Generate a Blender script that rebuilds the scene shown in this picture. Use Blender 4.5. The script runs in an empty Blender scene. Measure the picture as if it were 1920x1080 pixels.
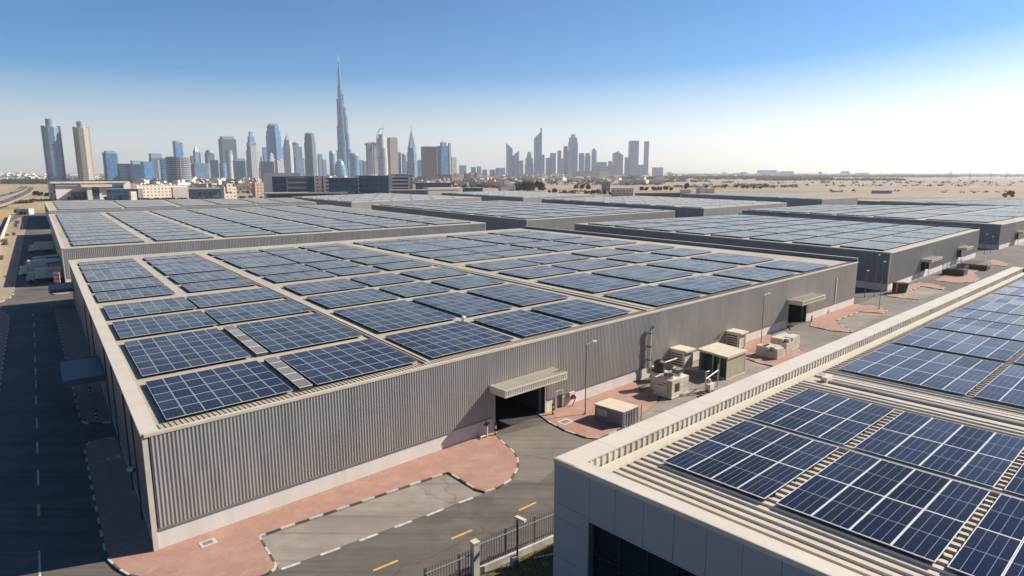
import bpy, math, random
from mathutils import Vector, Matrix
random.seed(7)
R = math.radians
scene = bpy.context.scene
col = scene.collection

# ------------------------------------------------------------------ camera
F, YH, H = 1200.0, 325.0, 30.0          # focal length in px of a 1920 frame, horizon row, camera height
PITCH = math.atan((540 - YH) / F)
CP, SP = math.cos(PITCH), math.sin(PITCH)
cam_d = bpy.data.cameras.new('camera')
cam = bpy.data.objects.new('camera', cam_d); col.objects.link(cam)
cam.location = (0, 0, H); cam.rotation_euler = (math.pi / 2 - PITCH, 0, 0)
cam_d.sensor_width = 36.0; cam_d.lens = 36.0 * F / 1920.0
cam_d.clip_start = 0.5; cam_d.clip_end = 60000
scene.camera = cam

def ray(x, y):
    a = (x - 960) / F; b = (540 - y) / F
    return Vector((a, CP + b * SP, -SP + b * CP))
def un(x, y, z=0.0):                      # survey: image point -> point on the level z
    r = ray(x, y); t = (z - H) / r.z
    return Vector((r.x * t, r.y * t, z))
def at(x, y, Y):                          # image point -> point at forward distance Y
    r = ray(x, y); t = Y / r.y
    return Vector((r.x * t, Y, H + r.z * t))
def V(x, y, z=0.0): return Vector((x, y, z))
def onplane(x, y, p0, n):
    r = ray(x, y); o = V(0, 0, H)
    return o + r * ((p0 - o).dot(n) / r.dot(n))

# ------------------------------------------------------------------ objects
WORG = {}
def tag(o, label=None, cat=None, group=None, kind=None):
    if label: o['label'] = label
    if cat: o['category'] = cat
    if group: o['group'] = group
    if kind: o['kind'] = kind
    return o
def empty(name, loc, label, cat, group=None):
    o = bpy.data.objects.new(name, None); col.objects.link(o)
    o.location = loc; o.empty_display_size = 0.5
    WORG[o.name] = Vector(loc)
    return tag(o, label, cat, group)
class MB:
    def __init__(s): s.v = []; s.f = []; s.m = []; s.uv = []
    def face(s, pts, mat=0, uv=None):
        i = len(s.v); s.v.extend([tuple(p) for p in pts]); s.f.append(list(range(i, i + len(pts)))); s.m.append(mat)
        s.uv.append(uv if uv else [(0, 0)] * len(pts))
    def pbox(s, o, ex, ey, ez, mat=0, mtop=None, mbot=None):
        o, ex, ey, ez = Vector(o), Vector(ex), Vector(ey), Vector(ez)
        if ex.cross(ey).dot(ez) < 0: ex, ey = ey, ex
        a, b, c, d = o, o + ex, o + ex + ey, o + ey
        A, B, C, D = a + ez, b + ez, c + ez, d + ez
        lx, ly, lz = ex.length, ey.length, ez.length
        s.face([A, B, C, D], mat if mtop is None else mtop, [(0, 0), (lx, 0), (lx, ly), (0, ly)])
        s.face([d, c, b, a], mat if mbot is None else mbot, [(0, 0), (lx, 0), (lx, ly), (0, ly)])
        for p, q, P, Q, l in ((a, b, A, B, lx), (b, c, B, C, ly), (c, d, C, D, lx), (d, a, D, A, ly)):
            s.face([p, q, Q, P], mat, [(0, 0), (l, 0), (l, lz), (0, lz)])
    def box(s, c, size, mat=0, rz=0.0):      # c: centre of the base
        ca, sa = math.cos(rz), math.sin(rz)
        ex, ey = V(ca, sa) * size[0], V(-sa, ca) * size[1]
        s.pbox(Vector(c) - ex / 2 - ey / 2, ex, ey, V(0, 0, size[2]), mat)
    def tube(s, p0, p1, r0, r1=None, n=8, mat=0, cap=True):
        p0, p1 = Vector(p0), Vector(p1); r1 = r0 if r1 is None else r1
        d = (p1 - p0).normalized(); e = d.orthogonal().normalized(); g = d.cross(e)
        A = [p0 + (e * math.cos(2 * math.pi * k / n) + g * math.sin(2 * math.pi * k / n)) * r0 for k in range(n)]
        B = [p1 + (e * math.cos(2 * math.pi * k / n) + g * math.sin(2 * math.pi * k / n)) * r1 for k in range(n)]
        L = (p1 - p0).length
        for k in range(n):
            j = (k + 1) % n; w = 2 * math.pi * r0 / n
            s.face([A[k], A[j], B[j], B[k]], mat, [(k * w, 0), (k * w + w, 0), (k * w + w, L), (k * w, L)])
        if cap:
            s.face(B, mat); s.face(A[::-1], mat)
    def prism(s, poly, z0, z1, mat=0, mtop=None, bottom=False, uv0=0.0):
        P = [Vector((p[0], p[1], 0)) for p in poly]
        area = sum(P[i].x * P[(i + 1) % len(P)].y - P[(i + 1) % len(P)].x * P[i].y for i in range(len(P)))
        if area < 0: P.reverse()
        f = lambda p, z: V(p.x, p.y, z(p) if callable(z) else z)
        s.face([f(p, z1) for p in P], mat if mtop is None else mtop, [(p.x, p.y) for p in P])
        if bottom: s.face([f(p, z0) for p in P[::-1]], mat)
        u = uv0
        for i in range(len(P)):
            p, q = P[i], P[(i + 1) % len(P)]; l = (q - p).length
            a, b, c, d = f(p, z0), f(q, z0), f(q, z1), f(p, z1)
            s.face([a, b, c, d], mat, [(u, a.z), (u + l, b.z), (u + l, c.z), (u, d.z)]); u += l
    def build(s, name, mats, parent=None, org=None, smooth=False):
        if not isinstance(mats, (list, tuple)): mats = [mats]
        if parent is not None: org = WORG[parent.name]
        org = Vector(org) if org is not None else V(0, 0, 0)
        me = bpy.data.meshes.new(name)
        me.from_pydata([(x - org.x, y - org.y, z - org.z) for x, y, z in s.v], [], s.f)
        for m in mats: me.materials.append(m)
        me.polygons.foreach_set('material_index', s.m)
        if smooth: me.polygons.foreach_set('use_smooth', [True] * len(s.f))
        lay = me.uv_layers.new(name='UVMap')
        flat = [c for f in s.uv for t in f for c in t]
        lay.data.foreach_set('uv', flat)
        me.update()
        o = bpy.data.objects.new(name, me); col.objects.link(o)
        if parent is not None: o.parent = parent; WORG[o.name] = org
        else: o.location = org; WORG[o.name] = org
        return o
def children(o): return list(o.children)
def copy_tree(o, loc=None, rz=None, parent=None):
    c = o.copy(); col.objects.link(c)
    if parent is not None: c.parent = parent
    if loc is not None: c.location = loc
    if rz is not None: c.rotation_euler = (0, 0, rz)
    WORG[c.name] = Vector(c.location)
    for ch in children(o): copy_tree(ch, parent=c)
    return c

# ------------------------------------------------------------------ materials
def newmat(name):
    m = bpy.data.materials.new(name); m.use_nodes = True
    nt = m.node_tree; b = nt.nodes['Principled BSDF']
    return m, nt, b
def N(nt, typ, **kw):
    n = nt.nodes.new(typ)
    for k, v in kw.items(): setattr(n, k, v)
    return n
def math_(nt, op, a, b=None, c=None):
    n = nt.nodes.new('ShaderNodeMath'); n.operation = op
    for i, x in enumerate((a, b, c)):
        if x is None: continue
        if isinstance(x, (int, float)): n.inputs[i].default_value = x
        else: nt.links.new(x, n.inputs[i])
    return n.outputs[0]
def mix_(nt, fac, a, b):
    n = nt.nodes.new('ShaderNodeMix'); n.data_type = 'RGBA'
    if isinstance(fac, (int, float)): n.inputs[0].default_value = fac
    else: nt.links.new(fac, n.inputs[0])
    for i, x in ((6, a), (7, b)):
        if isinstance(x, (tuple, list)): n.inputs[i].default_value = (*x[:3], 1)
        else: nt.links.new(x, n.inputs[i])
    return n.outputs[2]
def noise_(nt, vec, scale, detail=4, rough=0.55):
    n = nt.nodes.new('ShaderNodeTexNoise'); n.inputs['Scale'].default_value = scale
    n.inputs['Detail'].default_value = detail; n.inputs['Roughness'].default_value = rough
    if vec is not None: nt.links.new(vec, n.inputs['Vector'])
    return n.outputs['Fac']
def ramp_(nt, fac, lo, hi):
    n = nt.nodes.new('ShaderNodeMapRange'); nt.links.new(fac, n.inputs['Value'])
    n.inputs['From Min'].default_value = lo; n.inputs['From Max'].default_value = hi
    return n.outputs['Result']
def wpos(nt, sx=1.0, sy=1.0, sz=1.0, rot=0.0):
    g = nt.nodes.new('ShaderNodeNewGeometry')
    mp = nt.nodes.new('ShaderNodeMapping'); nt.links.new(g.outputs['Position'], mp.inputs['Vector'])
    mp.vector_type = 'POINT'
    mp.inputs['Rotation'].default_value = (0, 0, rot); mp.inputs['Scale'].default_value = (sx, sy, sz)
    return mp.outputs['Vector']
def setb(b, rough=0.6, metal=0.0, spec=0.5):
    b.inputs['Roughness'].default_value = rough; b.inputs['Metallic'].default_value = metal
    b.inputs['Specular IOR Level'].default_value = spec
def worn(name, c1, c2, scale=0.3, rough=0.6, spec=0.4, metal=0.0, fine=0.0, streak=False, c3=None, s3=0.03, lo=0.35, hi=0.7):
    """two-tone mottled surface; streak: stretched along z (run-off dirt); c3: large patches of a third tone"""
    m, nt, b = newmat(name); setb(b, rough, metal, spec)
    v = wpos(nt, 1, 1, 0.12 if streak else 1)
    f = ramp_(nt, noise_(nt, v, scale, 6, 0.6), lo, hi)
    c = mix_(nt, f, c1, c2)
    if c3: c = mix_(nt, ramp_(nt, noise_(nt, wpos(nt), s3, 5, 0.6), 0.45, 0.65), c, c3)
    if fine:
        g = noise_(nt, wpos(nt), 14.0, 2)
        h = nt.nodes.new('ShaderNodeHueSaturation'); nt.links.new(c, h.inputs['Color'])
        nt.links.new(math_(nt, 'ADD', 1 - fine, math_(nt, 'MULTIPLY', g, 2 * fine)), h.inputs['Value']); c = h.outputs['Color']
    nt.links.new(c, b.inputs['Base Color'])
    return m
def plain(name, c, rough=0.5, metal=0.0, spec=0.5):
    m, nt, b = newmat(name); setb(b, rough, metal, spec)
    f = noise_(nt, wpos(nt), 2.5, 3)
    nt.links.new(mix_(nt, f, tuple(x * 0.9 for x in c), tuple(min(1, x * 1.08) for x in c)), b.inputs['Base Color'])
    return m

def fract_line(nt, x, n, w):
    """1 within w (fraction of a cell) of the borders of n cells over x = 0..1 (x wrapped)"""
    f = math_(nt, 'FRACT', math_(nt, 'MULTIPLY', x, n))
    d = math_(nt, 'MINIMUM', f, math_(nt, 'SUBTRACT', 1.0, f))
    return math_(nt, 'LESS_THAN', d, w)
def solar_mat(name, cell, line, frame, nbus, mid, fw, lw, mw, rough=0.16, crossn=0, spec=0.18, sheen=1.0, srough=0.20):
    m, nt, b = newmat(name); setb(b, rough, 0, spec)
    uv = nt.nodes.new('ShaderNodeUVMap'); sx = nt.nodes.new('ShaderNodeSeparateXYZ'); nt.links.new(uv.outputs[0], sx.inputs[0])
    x, y = math_(nt, 'FRACT', sx.outputs[0]), math_(nt, 'FRACT', sx.outputs[1])
    n = noise_(nt, wpos(nt), 0.35, 3)
    wn = nt.nodes.new('ShaderNodeTexWhiteNoise'); wn.noise_dimensions = '2D'
    fl = nt.nodes.new('ShaderNodeVectorMath'); fl.operation = 'FLOOR'; nt.links.new(uv.outputs[0], fl.inputs[0])
    oi = nt.nodes.new('ShaderNodeObjectInfo')
    ad = nt.nodes.new('ShaderNodeVectorMath'); ad.operation = 'ADD'; nt.links.new(fl.outputs[0], ad.inputs[0])
    cmb = nt.nodes.new('ShaderNodeCombineXYZ'); nt.links.new(math_(nt, 'MULTIPLY', oi.outputs['Random'], 91.7), cmb.inputs[0])
    nt.links.new(cmb.outputs[0], ad.inputs[1]); nt.links.new(ad.outputs[0], wn.inputs['Vector'])
    c = mix_(nt, wn.outputs['Value'], tuple(k * 0.6 for k in cell), tuple(k * 1.5 for k in cell))
    c = mix_(nt, math_(nt, 'MULTIPLY', ramp_(nt, noise_(nt, wpos(nt, 1, 1, 1, 0.8), 0.5, 6, 0.7), 0.45, 0.8), 0.045), c, (0.30, 0.255, 0.19))
    if crossn: c = mix_(nt, fract_line(nt, y, crossn, 0.16), c, tuple(k * 0.45 for k in cell))
    if nbus: c = mix_(nt, fract_line(nt, x, nbus, lw * nbus), c, line)
    if mid: c = mix_(nt, fract_line(nt, y, mid, mw * mid), c, line)
    fr = math_(nt, 'MAXIMUM', fract_line(nt, x, 1, fw[0]), fract_line(nt, y, 1, fw[1]))
    c = mix_(nt, fr, c, frame)
    # modules never lie in quite the same plane
    g_ = nt.nodes.new('ShaderNodeNewGeometry'); dv = nt.nodes.new('ShaderNodeVectorMath'); dv.operation = 'MULTIPLY_ADD'
    nt.links.new(wn.outputs['Color'], dv.inputs[0]); dv.inputs[1].default_value = (0.05, 0.05, 0); dv.inputs[2].default_value = (-0.025, -0.025, 0)
    av = nt.nodes.new('ShaderNodeVectorMath'); av.operation = 'ADD'; nt.links.new(g_.outputs['Normal'], av.inputs[0]); nt.links.new(dv.outputs[0], av.inputs[1])
    nv = nt.nodes.new('ShaderNodeVectorMath'); nv.operation = 'NORMALIZE'; nt.links.new(av.outputs[0], nv.inputs[0]); nt.links.new(nv.outputs[0], b.inputs['Normal'])
    nt.links.new(c, b.inputs['Base Color'])
    nt.links.new(math_(nt, 'ADD', math_(nt, 'ADD', rough - 0.05, math_(nt, 'MULTIPLY', n, 0.14)), math_(nt, 'MULTIPLY', fr, 0.25)), b.inputs['Roughness'])
    b.inputs['IOR'].default_value = 1.52
    b.inputs['Sheen Weight'].default_value = sheen; b.inputs['Sheen Roughness'].default_value = srough; b.inputs['Sheen Tint'].default_value = (1.0, 0.83, 0.64, 1)
    return m
def facade(name, glass, frame, bay=3.2, floor=3.8, mx=0.2, my=0.3, rough=0.25, spec=0.6, vary=0.35):
    m, nt, b = newmat(name); setb(b, rough, 0, spec)
    uv = nt.nodes.new('ShaderNodeUVMap'); sx = nt.nodes.new('ShaderNodeSeparateXYZ'); nt.links.new(uv.outputs[0], sx.inputs[0])
    X = math_(nt, 'DIVIDE', sx.outputs[0], bay); Y = math_(nt, 'DIVIDE', sx.outputs[1], floor)
    fx = math_(nt, 'LESS_THAN', math_(nt, 'FRACT', X), mx); fy = math_(nt, 'LESS_THAN', math_(nt, 'FRACT', Y), my)
    fr = math_(nt, 'MAXIMUM', fx, fy)
    cmb = nt.nodes.new('ShaderNodeCombineXYZ')
    nt.links.new(math_(nt, 'FLOOR', X), cmb.inputs[0]); nt.links.new(math_(nt, 'FLOOR', Y), cmb.inputs[1])
    wn = nt.nodes.new('ShaderNodeTexWhiteNoise'); wn.noise_dimensions = '2D'; nt.links.new(cmb.outputs[0], wn.inputs['Vector'])
    g = mix_(nt, wn.outputs['Value'], tuple(k * (1 - vary) for k in glass), tuple(k * (1 + vary) for k in glass))
    nt.links.new(mix_(nt, fr, g, frame), b.inputs['Base Color'])
    nt.links.new(math_(nt, 'ADD', rough, math_(nt, 'MULTIPLY', fr, 0.4)), b.inputs['Roughness'])
    return m

M = {}
def sand_mat():
    m, nt, b = newmat('sand'); setb(b, 0.95, 0, 0.15)
    v = wpos(nt)
    a = ramp_(nt, noise_(nt, v, 0.012, 8, 0.62), 0.35, 0.65)
    c = mix_(nt, a, (0.34, 0.265, 0.19), (0.21, 0.172, 0.13))
    v2 = wpos(nt, 0.6, 1.6, 1, 0.1)
    c = mix_(nt, ramp_(nt, noise_(nt, v2, 0.0045, 8, 0.66), 0.52, 0.62), c, (0.165, 0.138, 0.105))
    c = mix_(nt, ramp_(nt, noise_(nt, v, 0.05, 6, 0.7), 0.60, 0.66), c, (0.15, 0.15, 0.09))
    c = mix_(nt, ramp_(nt, noise_(nt, v, 0.6, 3, 0.7), 0.3, 1.2), c, (0.38, 0.30, 0.215))
    nt.links.new(c, b.inputs['Base Color']); return m
def asphalt_mat(name, c1, c2, oil, along=0.0):
    m, nt, b = newmat(name); setb(b, 0.85, 0, 0.3)
    v = wpos(nt); vs = wpos(nt, 0.08, 1.0, 1, along)
    c = mix_(nt, ramp_(nt, noise_(nt, v, 0.16, 7, 0.65), 0.32, 0.68), c1, c2)
    c = mix_(nt, math_(nt, 'MULTIPLY', ramp_(nt, noise_(nt, vs, 0.55, 4, 0.6), 0.45, 0.75), 0.55), c, oil)
    c = mix_(nt, math_(nt, 'MULTIPLY', ramp_(nt, noise_(nt, v, 0.9, 5, 0.7), 0.62, 0.72), 0.5), c, oil)
    vo = nt.nodes.new('ShaderNodeTexVoronoi'); vo.feature = 'DISTANCE_TO_EDGE'; vo.inputs['Scale'].default_value = 0.06
    wv = nt.nodes.new('ShaderNodeVectorMath'); wv.operation = 'ADD'; nz = nt.nodes.new('ShaderNodeTexNoise'); nz.inputs['Scale'].default_value = 0.5; nz.inputs['Detail'].default_value = 6
    nt.links.new(v, nz.inputs['Vector']); nt.links.new(v, wv.inputs[0]); sc_ = nt.nodes.new('ShaderNodeVectorMath'); sc_.operation = 'SCALE'; sc_.inputs['Scale'].default_value = 2.2
    nt.links.new(nz.outputs['Color'], sc_.inputs[0]); nt.links.new(sc_.outputs[0], wv.inputs[1]); nt.links.new(wv.outputs[0], vo.inputs['Vector'])
    c = mix_(nt, math_(nt, 'MULTIPLY', math_(nt, 'LESS_THAN', vo.outputs['Distance'], 0.004), 0.4), c, tuple(k * 0.6 for k in oil))
    c = mix_(nt, math_(nt, 'MULTIPLY', ramp_(nt, noise_(nt, v, 0.07, 6, 0.7), 0.52, 0.72), 0.6), c, tuple(min(1, k * 1.7) for k in c2))
    tr = ramp_(nt, noise_(nt, wpos(nt, 0.02, 1.5, 1, along), 1.1, 3, 0.5), 0.56, 0.66)
    c = mix_(nt, math_(nt, 'MULTIPLY', tr, 0.45), c, tuple(k * 0.8 for k in oil))
    g = noise_(nt, v, 22, 2)
    h = nt.nodes.new('ShaderNodeHueSaturation'); nt.links.new(c, h.inputs['Color'])
    nt.links.new(math_(nt, 'ADD', 0.85, math_(nt, 'MULTIPLY', g, 0.3)), h.inputs['Value'])
    nt.links.new(h.outputs['Color'], b.inputs['Base Color']); return m
def paver_mat():
    m, nt, b = newmat('pink_pavers'); setb(b, 0.9, 0, 0.2)
    v = wpos(nt, 1, 1, 1, R(-42))
    br = nt.nodes.new('ShaderNodeTexBrick'); nt.links.new(v, br.inputs['Vector'])
    br.inputs['Scale'].default_value = 2.2
    br.inputs['Color1'].default_value = (0.345, 0.195, 0.15, 1); br.inputs['Color2'].default_value = (0.305, 0.17, 0.13, 1)
    br.inputs['Mortar'].default_value = (0.29, 0.19, 0.145, 1); br.inputs['Mortar Size'].default_value = 0.012
    w = wpos(nt)
    c = mix_(nt, ramp_(nt, noise_(nt, w, 0.35, 6, 0.65), 0.45, 0.75), br.outputs['Color'], (0.38, 0.24, 0.18))
    c = mix_(nt, math_(nt, 'MULTIPLY', ramp_(nt, noise_(nt, w, 0.12, 5, 0.7), 0.5, 0.7), 0.5), c, (0.235, 0.135, 0.10))
    c = mix_(nt, math_(nt, 'MULTIPLY', ramp_(nt, noise_(nt, w, 0.8, 6, 0.72), 0.50, 0.75), 0.6), c, (0.40, 0.30, 0.23))
    nt.links.new(c, b.inputs['Base Color']); return m
M['sand'] = sand_mat()
M['asphalt'] = asphalt_mat('asphalt', (0.095, 0.082, 0.070), (0.135, 0.117, 0.099), (0.066, 0.057, 0.049), R(-42))
M['bay'] = asphalt_mat('bay_concrete', (0.20, 0.172, 0.142), (0.265, 0.23, 0.19), (0.145, 0.124, 0.105), R(-42))
M['paver'] = paver_mat()
M['kerb_w'] = worn('kerb_white', (0.50, 0.46, 0.40), (0.36, 0.33, 0.285), 1.0, 0.8)
M['kerb_b'] = worn('kerb_black', (0.05, 0.044, 0.04), (0.11, 0.098, 0.088), 1.0, 0.8)
M['white_line'] = worn('white_line', (0.58, 0.54, 0.48), (0.30, 0.275, 0.24), 2.0, 0.8)
M['yellow_line'] = worn('yellow_line', (0.6, 0.33, 0.06), (0.45, 0.25, 0.08), 3.0, 0.8)
def clad_mat(name, c1, c2, axis, sheet_w):
    m, nt, b = newmat(name); setb(b, 0.42, 0, 0.5)
    g = nt.nodes.new('ShaderNodeNewGeometry'); dv = nt.nodes.new('ShaderNodeVectorMath'); dv.operation = 'DOT_PRODUCT'
    nt.links.new(g.outputs['Position'], dv.inputs[0]); dv.inputs[1].default_value = axis
    sp_ = nt.nodes.new('ShaderNodeSeparateXYZ'); nt.links.new(g.outputs['Position'], sp_.inputs[0])
    cell = math_(nt, 'FLOOR', math_(nt, 'DIVIDE', dv.outputs['Value'], sheet_w)); lap = math_(nt, 'GREATER_THAN', sp_.outputs[2], math_(nt, 'ADD', 5.6, math_(nt, 'MULTIPLY', math_(nt, 'FRACT', math_(nt, 'MULTIPLY', cell, 0.5)), 0.3)))
    wn = nt.nodes.new('ShaderNodeTexWhiteNoise'); wn.noise_dimensions = '1D'; nt.links.new(math_(nt, 'ADD', math_(nt, 'MULTIPLY', cell, 7.31), math_(nt, 'MULTIPLY', lap, 3.7)), wn.inputs['W'])
    c = mix_(nt, ramp_(nt, noise_(nt, wpos(nt, 1, 1, 0.10), 0.3, 6, 0.65), 0.35, 0.7), c1, c2)
    c = mix_(nt, math_(nt, 'MULTIPLY', wn.outputs['Value'], 0.30), c, tuple(k * 0.72 for k in c2))
    low = math_(nt, 'MULTIPLY', math_(nt, 'SUBTRACT', 1.0, ramp_(nt, sp_.outputs[2], 1.9, 4.2)), ramp_(nt, noise_(nt, wpos(nt, 1, 1, 0.5), 0.8, 5, 0.7), 0.42, 0.75))
    c = mix_(nt, math_(nt, 'MULTIPLY', low, 0.5), c, (0.34, 0.28, 0.21))
    run = ramp_(nt, noise_(nt, wpos(nt, 1, 1, 0.03), 1.6, 4, 0.7), 0.60, 0.78)
    c = mix_(nt, math_(nt, 'MULTIPLY', run, 0.35), c, (0.20, 0.165, 0.13))
    nt.links.new(c, b.inputs['Base Color']); return m
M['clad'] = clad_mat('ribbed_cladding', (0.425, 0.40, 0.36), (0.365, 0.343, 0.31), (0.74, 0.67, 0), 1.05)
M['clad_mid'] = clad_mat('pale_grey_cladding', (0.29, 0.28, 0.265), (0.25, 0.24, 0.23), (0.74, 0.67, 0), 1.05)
M['clad_shade_tone'] = clad_mat('shade_toned_cladding', (0.17, 0.17, 0.173), (0.14, 0.14, 0.145), (-0.6, 0.8, 0), 2.1)  # same cladding as the front, side wall shade put into its darker colour
M['plinth'] = worn('white_plinth', (0.62, 0.59, 0.54), (0.53, 0.49, 0.44), 0.5, 0.8, 0.3, 0, 0.04, True)
M['roof'] = worn('cream_roof_sheet', (0.455, 0.39, 0.29), (0.40, 0.34, 0.25), 0.12, 0.55, 0.4, 0, 0.03, False, (0.355, 0.305, 0.23), 0.05)
M['cap'] = worn('cream_flashing', (0.52, 0.465, 0.375), (0.46, 0.41, 0.33), 0.4, 0.5, 0.4)
M['cap_white'] = worn('white_coping', (0.56, 0.50, 0.41), (0.50, 0.445, 0.36), 0.35, 0.5, 0.4, 0, 0.02)
M['flash_dark'] = plain('dark_flashing', (0.12, 0.11, 0.105), 0.5)
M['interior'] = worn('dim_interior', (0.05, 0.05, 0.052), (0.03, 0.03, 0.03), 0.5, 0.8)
M['alu'] = plain('aluminium', (0.55, 0.55, 0.54), 0.4, 0.6)
M['grey_metal'] = plain('grey_metal', (0.22, 0.22, 0.22), 0.5, 0.3)
M['steel_dark'] = plain('dark_steel', (0.05, 0.048, 0.047), 0.5, 0.3)
M['canopy_teal'] = worn('teal_canopy_sheet', (0.10, 0.135, 0.15), (0.075, 0.105, 0.12), 0.4, 0.5); M['fence_grey'] = plain('fence_grey', (0.13, 0.125, 0.12), 0.5)
M['black'] = plain('black_rubber', (0.012, 0.012, 0.012), 0.6)
M['white_paint'] = worn('white_paint', (0.60, 0.555, 0.475), (0.51, 0.465, 0.39), 1.5, 0.5, 0.4, 0, 0.03, True, (0.42, 0.36, 0.28), 0.5)
M['beige_paint'] = worn('beige_paint', (0.58, 0.50, 0.38), (0.5, 0.43, 0.32), 0.8, 0.6)
M['yellow'] = plain('yellow_paint', (0.62, 0.42, 0.05), 0.5)
M['red'] = plain('red_paint', (0.30, 0.03, 0.028), 0.5); M['maroon'] = plain('maroon_paint', (0.09, 0.018, 0.018), 0.5)
M['orange'] = plain('orange_paint', (0.62, 0.16, 0.05), 0.5)
M['green'] = plain('green_plastic', (0.03, 0.06, 0.04), 0.5)
M['frame'] = plain('module_frame', (0.5, 0.5, 0.5), 0.4, 0.3)
M['under'] = plain('module_underside', (0.03, 0.03, 0.032), 0.7)
M['cell_a'] = solar_mat('cells_field', (0.006, 0.009, 0.022), (0.05, 0.06, 0.085), (0.36, 0.37, 0.39), 4, 0, (0.022, 0.018), 0.008, 0.0, 0.21)
M['cell_r'] = solar_mat('cells_near', (0.004, 0.006, 0.017), (0.22, 0.235, 0.27), (0.62, 0.62, 0.62), 4, 2, (0.024, 0.009), 0.0065, 0.005, 0.14, 20, srough=0.25)
M['cell_grey'] = solar_mat('cells_frosted', (0.12, 0.11, 0.10), (0.26, 0.25, 0.24), (0.5, 0.5, 0.48), 6, 4, (0.03, 0.05), 0.012, 0.02, 0.35)
M['glass'] = plain('tinted_glass', (0.008, 0.014, 0.02), 0.06, 0.0, 0.8)
M['leaf'] = worn('dark_leaves', (0.035, 0.05, 0.02), (0.075, 0.085, 0.035), 0.6, 0.8, 0.2)
M['leaf_dry'] = worn('dusty_leaves', (0.09, 0.095, 0.05), (0.14, 0.13, 0.075), 0.6, 0.85, 0.2)
M['grass'] = worn('grass_blades', (0.05, 0.07, 0.018), (0.13, 0.12, 0.04), 0.8, 0.8, 0.2)
M['lawn'] = worn('lawn_soil', (0.07, 0.085, 0.025), (0.17, 0.13, 0.07), 0.35, 0.95, 0.1)
M['bark'] = plain('bark', (0.13, 0.09, 0.06), 0.9)

# ------------------------------------------------------------------ warehouse frame of the site
HW = 10.0
QA = [un(268, 815, HW), un(1608, 491, HW), un(983, 428, HW), un(130, 488, HW)]     # near, right, back, left roof corners
UA = (QA[1] - QA[0]).normalized(); VA = (QA[3] - QA[0]).normalized()
NA = V(UA.y, -UA.x, 0)                                        # outward normal of the sunlit long wall
def hom_of(q):
    """projective map of the unit square onto the quad q (in plan)"""
    (x0, y0), (x1, y1), (x2, y2), (x3, y3) = [(p.x, p.y) for p in q]
    dx1, dx2, sx = x1 - x2, x3 - x2, x0 - x1 + x2 - x3
    dy1, dy2, sy = y1 - y2, y3 - y2, y0 - y1 + y2 - y3
    den = dx1 * dy2 - dx2 * dy1
    g = (sx * dy2 - dx2 * sy) / den; h = (dx1 * sy - sx * dy1) / den
    a, b, c = x1 - x0 + g * x1, x3 - x0 + h * x3, x0
    d, e, f = y1 - y0 + g * y1, y3 - y0 + h * y3, y0
    z = q[0].z
    def P(s, t):
        w = g * s + h * t + 1
        return V((a * s + b * t + c) / w, (d * s + e * t + f) / w, z)
    return P
# the survey cross-ratios of the main roof were read off the picture, so image-space homography is used for it
def img_hom(px):
    class P2: pass
    pts = []
    for x, y in px:
        p = P2(); p.x, p.y, p.z = x, y, 0; pts.append(p)
    f = hom_of(pts)
    return f
_IA = img_hom([(268, 815), (1608, 491), (985, 429), (130, 488)])
def PA(s, t, z=HW):
    p = _IA(s, t); return un(p.x, p.y, z)

def ribbed(mb, p0, p1, z0, z1, period=0.3, depth=0.055, n_out=None, mat=0):
    """trapezoid-ribbed sheet from p0 to p1 (left to right seen from outside), ribs stand out along n_out"""
    p0, p1 = V(p0[0], p0[1]), V(p1[0], p1[1]); L = (p1 - p0).length
    if L < 0.01: return
    d = (p1 - p0) / L; n = n_out.normalized() * depth
    k = max(1, int(round(L / period))); w = L / k
    prof = []
    for i in range(k):
        o = i * w
        prof += [(o, 0), (o + 0.42 * w, 0), (o + 0.52 * w, 1), (o + 0.86 * w, 1), (o + 0.97 * w, 0)]
    prof.append((L, 0))
    pts = [p0 + d * a + n * b for a, b in prof]
    for a, b in zip(pts, pts[1:]):
        mb.face([V(a.x, a.y, z0), V(b.x, b.y, z0), V(b.x, b.y, z1), V(a.x, a.y, z1)], mat)

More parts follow.
